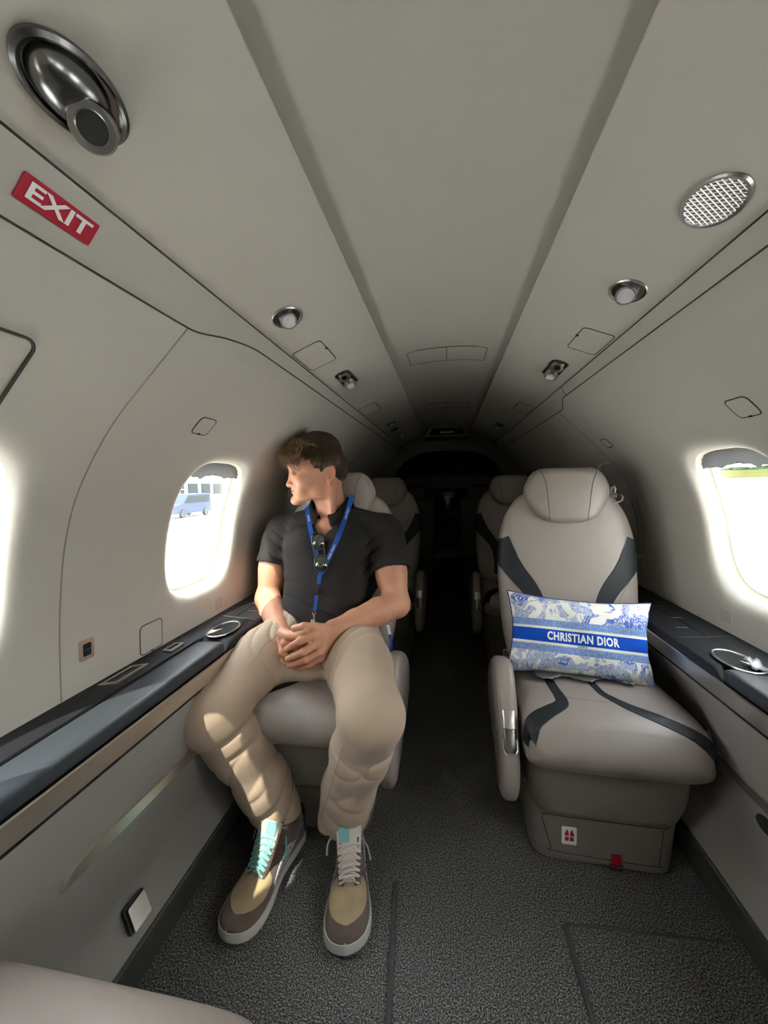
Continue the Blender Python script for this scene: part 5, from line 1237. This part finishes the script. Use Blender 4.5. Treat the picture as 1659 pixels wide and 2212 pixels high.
# placket edges and buttons
def on_shirt(x, z, lift=.001):
    h = shirt_t.ray_cast(Vector((x, .9, z)), Vector((0, 1, 0))); return (h[0] + Vector((0, -lift, 0))) if h[0] else Vector((x, 1.22, z))
mb = MB(); P = [on_shirt(-.452 + .02 * t, .862 - .085 * t, .0012) for t in [i / 8 for i in range(9)]]; mb.tube([p - PO for p in P], .0022, 6); mb.build('placket_edge', M_SHIRT, shirt)
# ---------------------------------------------------------------- trousers
M_CHINO = mat('beige_chino', (.42, .315, .225), .85, bump=.35, bscale=1100, bdist=.0005, var=.04, vscale=10, sheen=.15)
def limb_coord(P, a, b):
    ba = (b - a).astype(np.float32); L = float(np.linalg.norm(ba)); return ((P - a.astype(np.float32)) @ ba) / (L * L), L
def pants_sdf(P):
    x, y, z = P[:, 0], P[:, 1], P[:, 2]
    d = ell(P, (-.425, 1.275, .535), (.175, .125, .105))
    for s_, K, A_, seed in ((-1, KR, AR, 1), (1, KL, AL, 2)):
        H_ = np.array((-.425 + s_ * .092, 1.245, .530)); d1 = chain(P, [H_, H_ * .5 + K * .5 + np.array((0, 0, .008)), K], (.098, .092, .074), .03)
        M1 = K * .62 + A_ * .38 + np.array((0, .012, 0)); M2 = K * .25 + A_ * .75; d2 = chain(P, [K, M1, M2, A_ + np.array((0, 0, -.035))], (.074, .074, .067, .066), .03)
        dd = smin(d1, d2, .03)
        # folds
        t1, L1 = limb_coord(P, H_, K); t2, L2 = limb_coord(P, K, A_)
        ang = np.arctan2(P[:, 0] - K[0], -(P[:, 1] - K[1]) + .3 * (P[:, 2] - K[2]))
        w1 = np.exp(-((t1 - .42) / .26) ** 2); dd = dd + .0062 * w1 * (1 - np.abs(np.sin(t1 * 13 + x * 34 * s_ + 1.6 * np.sin(x * 31 + t1 * 5)))) ** 2.5 - .001 * w1
        wk = np.exp(-((t2 - .24) / .12) ** 2) * np.clip(.55 + .6 * np.sin(ang * 1.0 - s_ * 1.2), 0, 1); dd = dd + .012 * wk * (1 - np.abs(np.sin(t2 * 24 + 1.4 * np.sin(ang + seed) + seed))) ** 2 - .003 * wk
        wa = np.clip((t2 - .62) / .3, 0, 1); dd = dd + .015 * wa * (1 - np.abs(np.sin(t2 * 16 + 1.9 * np.sin(ang * 1.3 + seed * 2) + y * 18))) ** 2 - .003 * wa + .003 * wa * noise3(P, 60, seed)
        wm = np.exp(-((t2 - .48) / .22) ** 2); dd = dd + .006 * wm * (1 - np.abs(np.sin(t2 * 13 + 1.6 * np.sin(ang * 1.6) + x * 22))) ** 2
        dd = smax(dd, -(z - (.120 if s_ < 0 else .108) - .012 * np.sin(ang * 2 + seed)), .006)
        inner = rcone(P, M2, A_ + np.array((0, 0, -.08)), .050, .058); dd = smax(dd, -np.maximum(inner, z - .126), .003)
        d = smin(d, dd, .022)
    d = smin(d, ell(P, (-.425, 1.12, .490), (.10, .10, .064)), .04)
    gx = np.exp(-((x + .425) / .02) ** 2) * np.clip((1.24 - y) / .1, 0, 1); d = d + .004 * gx
    d = smax(d, z - .625, .01)
    return d + .0012 * noise3(P, 30, 9)
pv = sdf_mesh(pants_sdf, (-.80, .74, .03), (-.05, 1.46, .66), .0036)
pants = np_mesh('trousers', [(pob(pv[0]), pv[1])], M_CHINO, person)
pants_t = BVHTree.FromPolygons([Vector(v) for v in pv[0]], [tuple(int(i) for i in f) for f in pv[1]])
# seams of the trousers, laid along the front of each leg
M_CSEAM = mat('chino_seam', (.30, .235, .175), .9)
for s_, K, A_ in ((-1, KR, AR), (1, KL, AL)):
    H_ = np.array((-.425 + s_ * .092, 1.245, .53)); mb = MB(); run = []
    for i in range(60):
        t = i / 59
        if t < .5: c = H_ + (K - H_) * (t * 2); off_ = Vector((-s_ * .055, 0, .3)); dr = Vector((0, 0, -1))
        else: c = K + (A_ - K) * ((t - .5) * 2); off_ = Vector((-s_ * .045, -.3, 0)); dr = Vector((0, 1, 0))
        if .42 < t < .56: continue
        h = pants_t.ray_cast(Vector(c) + off_, dr)
        if h[0]: run.append(h[0] - dr * .0004 - PO)
        if t < .5 and i == 24: run = run if s_ < 0 else []; (mb.tube(run, .0007, 5) if len(run) > 1 else None); run = []
    if len(run) > 1 and s_ > 0: mb.tube(run, .0007, 5)
    mb.build('trouser_seam', M_CSEAM, pants)
# ---------------------------------------------------------------- sneakers
M_SUEDE = mat('brown_suede', (.115, .078, .062), .95, bump=.4, bscale=500, var=.12, vscale=30, sheen=.4)
M_TAN = mat('tan_suede', (.36, .27, .15), .95, bump=.4, bscale=400, var=.10, vscale=24, sheen=.3)
M_SOLE = mat('cream_rubber', (.55, .53, .47), .55); M_OUT = mat('grey_green_rubber', (.22, .28, .27), .6)
M_CORD = mat('cream_corduroy', (.55, .49, .42), .9); M_LABEL = mat('aqua_label', (.20, .44, .43), .7)
M_AQUA = mat('aqua_lace', (.20, .47, .45), .85, bump=.6, bscale=900); M_CREAM = mat('cream_lace', (.55, .48, .43), .85, bump=.6, bscale=900); M_PAIS = mat('paisley_print', (.18, .14, .13), .8, col2=(.62, .64, .64), vscale=170)
def sneaker(toe, heel, left, lace_m, label):
    toe = Vector((toe[0], toe[1], 0)); heel = Vector((heel[0], heel[1], 0)); L = (toe - heel).length; yv = (toe - heel).normalized(); xv = yv.cross(Vector((0, 0, 1)))
    M = Matrix.Translation(heel - PO) @ Matrix((xv, yv, Vector((0, 0, 1)))).transposed().to_4x4(); m_ = -1 if left else 1   # inner side sign
    k = L / .29
    def outline(y):   # left/right halfwidths (x-, x+)
        t = y / L; w = sinterp(t, [(0, .004), (.012, .015), (.04, .026), (.10, .034), (.25, .036), (.45, .037), (.62, .047), (.75, .0515), (.85, .0485), (.92, .040), (.965, .028), (.99, .015), (1, .004)])
        cx_ = m_ * sinterp(t, [(0, 0), (.4, .002), (.7, -.003), (1, -.008)]); return cx_, w
    N_ = 60; ys_ = [L * (0.5 - 0.5 * math.cos(PI * i / N_)) for i in range(N_ + 1)]
    def sole(z0, z1, g0, g1, nm, m, par):
        loop = []
        for y in ys_: c, w = outline(y); loop.append((c + w, y, 1))
        for y in ys_[::-1]: c, w = outline(y); loop.append((c - w, y, -1))
        def ring(g, z):
            out = []
            for x, y, s_ in loop:
                c, w = outline(y); yy = L / 2 + (y - L / 2) * (1 + g / (L / 2)); out.append(M @ Vector((c + (x - c) * (1 + g / .04), yy, z + (.010 * max(0, (y / L - .82) / .18) ** 2))))
            return out
        mb = MB(); mb.rings([ring(g0, z0), ring((g0 + g1) / 2 + .001, (z0 + z1) / 2), ring(g1, z1)]); return mb.build(nm, m, par, sharp=40)
    up_h = [(0, .075), (.06, .088), (.20, .083), (.32, .080), (.45, .084), (.52, .076), (.60, .066), (.70, .056), (.80, .050), (.90, .046), (.96, .042), (1, .034)]
    rows = []; NA = 28
    for y in ys_:
        c, w = outline(y); h = sinterp(y / L, up_h) - .026; row = []; w2 = w + .0006
        for j in range(NA + 1):
            a = PI * j / NA; ex = 2 / sinterp(y / L, [(0, 3.2), (.5, 2.9), (1, 2.3)]); row.append(M @ Vector((c + w2 * sgp(math.cos(a), ex), y, .026 + (.010 * max(0, (y / L - .82) / .18) ** 2) + h * max(0, math.sin(a)) ** ex)))
        rows.append(row)
    V = [v for r in rows for v in r]; F = []; MI = []
    for i in range(N_):
        for j in range(NA):
            F.append((i * (NA + 1) + j, (i + 1) * (NA + 1) + j, (i + 1) * (NA + 1) + j + 1, i * (NA + 1) + j + 1)); t = (ys_[i] + ys_[i + 1]) / 2 / L; a = abs((j + .5) / NA - .5) * 2
            MI.append(0)
    me = bpy.data.meshes.new('sneaker'); me.from_pydata([tuple(v) for v in V], [], F); me.update(); o = finish('sneaker', me, [M_SUEDE, M_TAN], person, label=label)
    for p, mi in zip(o.data.polygons, MI): p.material_index = mi
    tb = MB(); nr = 40; nc_ = 26; topr = []
    def upt(t, a):
        y = t * L; c, w = outline(y); h = sinterp(t, up_h) - .026; w2 = w + .0006; ex = 2 / sinterp(t, [(0, 3.2), (.5, 2.9), (1, 2.3)]); a = PI * a
        return M @ Vector((c + w2 * sgp(math.cos(a), ex), y, .0268 + (.010 * max(0, (t - .82) / .18) ** 2) + h * max(0, math.sin(a)) ** ex))
    for i in range(nr + 1):
        t = .615 + .285 * i / nr; hw = sinterp(i / nr, [(0, .10), (.08, .27), (.2, .33), (.5, .30), (.75, .22), (.92, .11), (1, .02)])
        topr.append([upt(t - .10 * abs(q) * (1 - i / nr) * .5 + (.03 * abs(q) if i == 0 else 0), .5 + hw * q) + Vector((0, 0, .0005 if abs(q) < 1 else -.0004)) for q in [-1 + 2 * j / nc_ for j in range(nc_ + 1)]])
    tb.rings(topr, False, False, closed=False); tb.build('toe_box', M_TAN, o, sharp=None)
    sole(.0, .010, -.002, .0035, 'outsole', M_OUT, o); sole(.0095, .030, .0035, .002, 'midsole', M_SOLE, o)
    # collar around the ankle
    R = []
    for z, g, dy in ((.055, .036, 0), (.085, .038, 0), (.105, .037, -.002), (.112, .033, -.003), (.104, .028, -.002), (.08, .026, 0)):
        R.append([M @ Vector((g * math.cos(a), .068 + dy + (g + .022) * math.sin(a), z + .008 * math.sin(a))) for a in [2 * PI * i / 32 for i in range(32)]])
    mb = MB(); mb.rings(R, False, False); mb.build('ankle_collar', M_SUEDE, o)
    # tongue: ribbed cord, tall, with an aqua label
    V = []; nu, nv = 48, 26
    def tong(u, v, lift=0):
        y = L * (.64 - .20 * v); z = .062 + .036 * v + .052 * v ** 2 + .008 * math.sin(v * PI); w = .024 + .009 * v; rib = .0011 * abs(math.sin(u * 24)) * (1 if v > .1 else 0)
        return M @ Vector((u * w, y - .002 * u * u * 10 * .3, z + .004 * (1 - u * u) + .002 + lift + rib))
    for f_ in (0, 1):
        for j in range(nv + 1):
            for i in range(nu + 1):
                p = tong(-1 + 2 * i / nu, j / nv); V.append(p if f_ == 0 else p + (M.to_3x3() @ Vector((0, -.55, -.8))).normalized() * .012)
    S_ = (nu + 1) * (nv + 1); F = []
    for f_ in (0, 1):
        for j in range(nv):
            for i in range(nu):
                q = [f_ * S_ + j * (nu + 1) + i, f_ * S_ + j * (nu + 1) + i + 1, f_ * S_ + (j + 1) * (nu + 1) + i + 1, f_ * S_ + (j + 1) * (nu + 1) + i]; F.append(q)
    edge = [(j * (nu + 1)) for j in range(nv + 1)] + [nv * (nu + 1) + i for i in range(1, nu + 1)] + [(j * (nu + 1) + nu) for j in range(nv - 1, -1, -1)]
    for a, b_ in zip(edge, edge[1:]): F.append((a, b_, b_ + S_, a + S_))
    mesh_obj('tongue', V, F, M_CORD, o, sharp=80)
    u0 = -m_ * .38; lb = MB(); A = [tong(u0 + du, v, .0022) for du, v in ((-.42, .72), (.42, .72), (.42, .97), (-.42, .97))]; nrm = (A[1] - A[0]).cross(A[3] - A[0]).normalized(); nrm = nrm if nrm.z > 0 else -nrm; lb.rings([A, [p + nrm * .0012 for p in A]]); lo_ = lb.build('tongue_label', M_LABEL, o, smooth=False)
    # eyestays
    def vamp(x, y, lift):
        t = y / L; c, w = outline(y); h = sinterp(t, up_h) - .026; ex = 2.6; q = max(0, 1 - (abs(x - c) / w) ** ex) ** (1 / ex); vt = (L * .64 - y) / (.20 * L)
        zt = .026 + h * q
        if vt > 0: zt = max(zt, .062 + .036 * vt + .052 * vt ** 2 * .75 + .008 - 9 * x * x)
        return M @ Vector((x, y, zt + lift))
    for s_ in (-1, 1):
        mb = MB(); P = [vamp(s_ * (.020 + .006 * v), L * (.65 - .19 * v), .003) for v in [i / 8 for i in range(9)]]; mb.tube(P, [.0085] * 9, 8, flat=tuple((M.to_3x3() @ Vector((s_ * .4, .2, .9))).normalized())); mb.build('eyestay', M_SUEDE, o)
        # side stripe with paisley print
        mb = MB(); Q = []
        for i in range(14):
            t = i / 13; y = L * (.60 - .50 * t); c, w = outline(y); z = .040 + .030 * t ** 1.5; wd = .012 * math.sin(PI * min(1, t * 1.15 + .06)) ** .6 + .002
            x = lambda zz: c + s_ * (w * max(.05, 1 - ((zz - .026) / (sinterp(y / L, up_h) - .026 + .004)) ** 3) ** .34 + .0012)
            Q.append([M @ Vector((x(z - wd), y, z - wd)), M @ Vector((x(z), y, z)), M @ Vector((x(z + wd), y, z + wd))])
        mb.rings(Q, False, False, closed=False); so = mb.build('side_stripe', M_PAIS, o); so.modifiers.new('t', 'SOLIDIFY').thickness = .002
    # laces
    for r_ in range(6):
        v = .02 + .14 * r_; y0 = L * (.65 - .19 * v); y1 = L * (.65 - .19 * (v + .12)); xw = .024 + .006 * v
        for s_ in (1, -1):
            if r_ == 5 and s_ < 0: pass
            P = [vamp(s_ * xw * (1 - 2 * t), y0 + (y1 - y0) * t, .0055 + .004 * math.sin(PI * t) + (.002 if s_ > 0 else 0)) for t in [i / 10 for i in range(11)]]
            mb = MB(); mb.tube(P, .0027, 8); mb.build('lace', lace_m, o)
    # loose ends
    for s_, q in ((1, ((.030, .36, .100), (.045, .37, .112), (.056, .40, .100), (.058, .43, .080))), (-1, ((-.032, .36, .098), (-.046, .42, .092), (-.054, .48, .072)))):
        mb = MB(); mb.tube(catmull([M @ Vector((x, L * y, z)) for x, y, z in q], 5), .0024, 8); mb.build('lace', lace_m, o)
    # quarter panel and heel tab in darker print
    mb = MB(); R = []
    for z in (.034, .055, .078, .096): 
        R.append([M @ Vector(((.0335 + .001) * math.sin(a) , .030 - .032 * math.cos(a), z)) for a in [-1.3 + 2.6 * i / 16 for i in range(17)]])
    mb.rings(R, False, False, closed=False); ht = mb.build('heel_tab', mat('dark_heel', (.05, .045, .04), .8), o); ht.modifiers.new('t', 'SOLIDIFY').thickness = .003
    return o
sneaker((-.502, .722), (-.440, 1.020), False, M_AQUA, 'brown sneaker with aqua laces')
sneaker((-.216, .738), (-.285, 1.025), True, M_CREAM, 'brown sneaker with cream laces')
# socks
for A_ in (AR, AL):
    mb = MB(); mb.tube([Vector(A_) + Vector((0, .01, dz)) - PO for dz in (-.06, -.02, .03, .06)], .036, 16); mb.build('sock', mat('dark_sock', (.03, .03, .03), .9), person)

# ================================================================== LANYARD AND SUNGLASSES (worn, hanging)
M_LAN = mat('lanyard_blue', lin(22, 78, 165), .6); M_PRINT = mat('lanyard_print', (.75, .80, .88), .6)
lan = empty('lanyard', (-.42, 1.22, .75)); tag(lan, 'blue lanyard printed Lugano Airport hanging round the person\'s neck over the black shirt', 'lanyard'); LO = Vector((-.42, 1.22, .75))
collar_t = BVHTree.FromPolygons([v + PO for v in mb_collar.V], mb_collar.F)
def front(px, py, lift=.003):
    r = (at(px, py, 1) - Vector((0, 0, CAMZ))).normalized(); best = None
    for T in (chest_t, collar_t):
        h = T.ray_cast(Vector((0, 0, CAMZ)), r)
        if h[0] and (best is None or h[3] < best[1]): best = (h[0], h[3], h[1])
    return (best[0] - r * lift, best[2]) if best else (at(px, py, 1.25), Vector((0, -1, 0)))
for bx, by in ((677, 1131),):
    mb = MB(); c = front(bx, by, .001)[0] - PO; mb.lathe([(.0045, 0), (.0048, .0012), (.004, .0022), (.0027, .0016), (.0005, .0016)], 18, Matrix.Translation(c) @ Matrix.Rotation(PI / 2, 4, 'X')); mb.build('button', mat('shirt_button', (.10, .10, .10), .3), shirt)
def ribbon(pts, wd, nm, par, m_, lift=.005, thick=.0012):
    P = [front(px, py, lift)[0] if len(q) == 0 else Vector(q[0]) for px, py, *q in pts]; P = catmull(P, 6)
    for _ in range(30): P = [P[0]] + [(P[i - 1] + P[i] * 2 + P[i + 1]) / 4 for i in range(1, len(P) - 1)] + [P[-1]]
    for it in range(3):
        for i, p in enumerate(P):
            r_ = (p - Vector((0, 0, CAMZ))); D_ = r_.length; r_.normalize(); hs = [h_[3] for h_ in (T.ray_cast(Vector((0, 0, CAMZ)), r_) for T in (chest_t, collar_t)) if h_[0]]
            if hs and min(hs) - lift < D_: P[i] = Vector((0, 0, CAMZ)) + r_ * (min(hs) - lift)
        for _ in range(3 if it < 2 else 1): P = [P[0]] + [(P[i - 1] + P[i] * 2 + P[i + 1]) / 4 for i in range(1, len(P) - 1)] + [P[-1]]
    A = []; B = []
    for i, p in enumerate(P):
        t = (P[min(i + 1, len(P) - 1)] - P[max(0, i - 1)]).normalized(); v = (p - Vector((0, 0, CAMZ))).normalized(); c = t.cross(v).normalized(); A.append((p - LO, c, -v))
    mb = MB(); mb.rings([[p + c * wd / 2, p + c * wd / 2 + n_ * thick, p - c * wd / 2 + n_ * thick, p - c * wd / 2] for p, c, n_ in A]); return mb.build(nm, m_, par, sharp=40), A
nb1 = tuple(Vector((-.470, 1.36, .958))); nb2 = tuple(Vector((-.362, 1.375, .968)))
sL, aL = ribbon([(663, 1096, tuple(at(663, 1096, 1.315))), (665, 1112, tuple(at(665, 1112, 1.285))), (668, 1133), (674, 1160), (682, 1195), (690, 1222), (693, 1238)], .0155, 'neck_strap', lan, M_LAN)
sR, aR = ribbon([(760, 1070, tuple(at(760, 1070, 1.352))), (756, 1090, tuple(at(756, 1090, 1.325))), (746, 1120), (733, 1155), (718, 1188), (704, 1218), (693, 1240)], .0165, 'neck_strap', lan, M_LAN)
back = MB(); back.tube(catmull([aL[0][0], Vector((-.490, 1.40, .960)) - LO, Vector((-.43, 1.462, .955)) - LO, Vector((-.372, 1.42, .962)) - LO, aR[0][0]], 8), .006, 8); back.build('neck_strap', M_LAN, lan)
def strap_text(A, txt, i0, size, parent, flip, sx=.9):
    p, c, n_ = A[i0]; t = (A[min(i0 + 2, len(A) - 1)][0] - A[max(i0 - 2, 0)][0]).normalized(); xd = -t if flip else t; yd = n_.cross(xd).normalized()
    V, F = text_mesh(txt, size, bold=.0002, sx=sx); out = []
    for v in V:
        # follow the strap
        s = v.x; best = p + xd * s; 
        bi = min(range(len(A)), key=lambda i: abs((A[i][0] - p).dot(xd) - s)); q = A[bi]; best = q[0] + xd * (s - (q[0] - p).dot(xd)); out.append(best + yd * v.y + q[2] * .0020)
    mb = MB(); mb.add(out, F); return mb.build('strap_print', M_PRINT, parent, smooth=False)
for i0 in (10, 25): strap_text(aR, 'Lugano Airport', i0, .0066, sR, True)
for i0 in (8, 19, 30): strap_text(aL, 'Lugano Airport', i0, .0060, sL, True, .55)
jn, aj = ribbon([(692, 1236), (689, 1250), (688, 1262)], .013, 'joined_strap', lan, M_LAN, .004)
mb = MB(); c = front(686, 1274, .006)[0] - LO; mb.box(c, (.009, .006, .026), .002); mb.build('release_clip', M_BLACK, lan)
lw, al = ribbon([(684, 1286), (682, 1302), (680, 1320)], .011, 'lower_strap', lan, M_LAN, .006)
mb = MB(); c = front(678, 1325, .008)[0] - LO; mb.tube([c + Vector((-.005, 0, .004)), c + Vector((-.003, 0, -.004)), c + Vector((0, 0, -.008)), c + Vector((.004, 0, -.003)), c + Vector((.005, 0, .005))], .0014, 6); mb.tube([c + Vector((0, 0, -.006)), c + Vector((0, 0, -.022))], .0022, 6); mb.build('swivel_hook', M_CHROME, lan)
mb = MB(); c = front(676, 1346, .010)[0] - LO; mb.box(c, (.013, .0016, .022), .001); cd = mb.build('card_tab', mat('clear_tab', (.6, .6, .58), .3), lan); mb = MB(); mb.lathe([(.0018, -.0012), (.0018, .0012)], 12, Matrix.Translation(c + Vector((0, 0, .007))) @ Matrix.Rotation(PI / 2, 4, 'X')); mb.build('tab_hole', M_HOLE, cd)
# sunglasses folded over the placket, lenses one above the other
sg = empty('sunglasses', tuple(front(690, 1195, .015)[0])); tag(sg, 'black sunglasses with mirrored lenses hooked upright on the black shirt front', 'sunglasses'); SO = sg.location.copy()
M_FR = mat('matte_black_frame', (.03, .03, .032), .45); M_LN = mat('mirror_lens', (.22, .25, .24), .03, 1.0)
up1, up2 = front(687, 1169, .016)[0], front(693, 1217, .016)[0]
ax_ = (up1 - up2).normalized(); vw = ((up1 + up2) / 2 - Vector((0, 0, CAMZ))).normalized(); nrm = (-vw + ax_ * vw.dot(ax_) + Vector((-.12, 0, .1))).normalized(); nrm = (nrm - ax_ * nrm.dot(ax_)).normalized(); cr_ = ax_.cross(nrm)
for i, cc in enumerate((up1, up2)):
    c = cc - SO; sh = [(.0215 * sgp(math.cos(a), .7) * (1.0), .029 * sgp(math.sin(a), .75) * (1 - .10 * math.cos(a))) for a in [2 * PI * j / 36 for j in range(36)]]
    q = lambda k, o_: [c + cr_ * x * k * -1 + ax_ * y * k + nrm * (o_ - 9.0 * (y * k) ** 2 - 6.0 * (x * k) ** 2) for x, y in sh]
    mb = MB(); mb.rings([q(.84, .0005), q(.84, .0035), q(.92, .0045), q(1.0, .003), q(1.0, -.001), q(.92, -.002), q(.84, .0005)], False, False); mb.build('rim', M_FR, sg)
    mb = MB(); mb.rings([q(.86, .0012), q(.5, .0022), q(.05, .0026)], False, True); mb.build('lens', M_LN, sg)
mb = MB(); m0 = (up1 + up2) / 2 - SO; mb.tube([m0 + ax_ * .006 + cr_ * -.010 + nrm * .002, m0 + cr_ * -.013 + nrm * .004, m0 - ax_ * .006 + cr_ * -.010 + nrm * .002], .004, 8); mb.build('bridge', M_FR, sg)
mb = MB(); a = up1 - SO + ax_ * .024 - cr_ * .004; mb.tube(catmull([a + cr_ * -.012, a + ax_ * .006 - cr_ * -.0, a - nrm * .004 + cr_ * .010], 5), .003, 8); mb.tube([up1 - SO + ax_ * .020 - cr_ * .018 * -1 - nrm * .004, m0 - cr_ * -.017 - nrm * .006, up2 - SO - ax_ * .020 + cr_ * .018 - nrm * .004], .0026, 6); mb.build('temple', M_FR, sg)

# second printed strap hanging beside the hip
rb = empty('strap_end', (-.205, 1.17, .50)); tag(rb, 'short blue and white strap end hanging beside the seated person at the aisle side', 'strap'); R0 = rb.location
P = [at(838, 1350, 1.20), at(842, 1370, 1.195), at(845, 1392, 1.19), at(846, 1415, 1.185)]
mb = MB(); mb.rings([[p - R0 + Vector((dx, dy, 0)) for dx, dy in ((-.004, -.001), (.004, -.001), (.004, .001), (-.004, .001))] for p in P[1:]]); mb.build('blue_part', M_LAN, rb)
mb = MB(); mb.rings([[p - R0 + Vector((dx, dy, 0)) for dx, dy in ((-.0045, -.002), (.0045, -.002), (.0045, .001), (-.0045, .001))] for p in P[:2]]); mb.build('white_part', M_PRINT, rb)
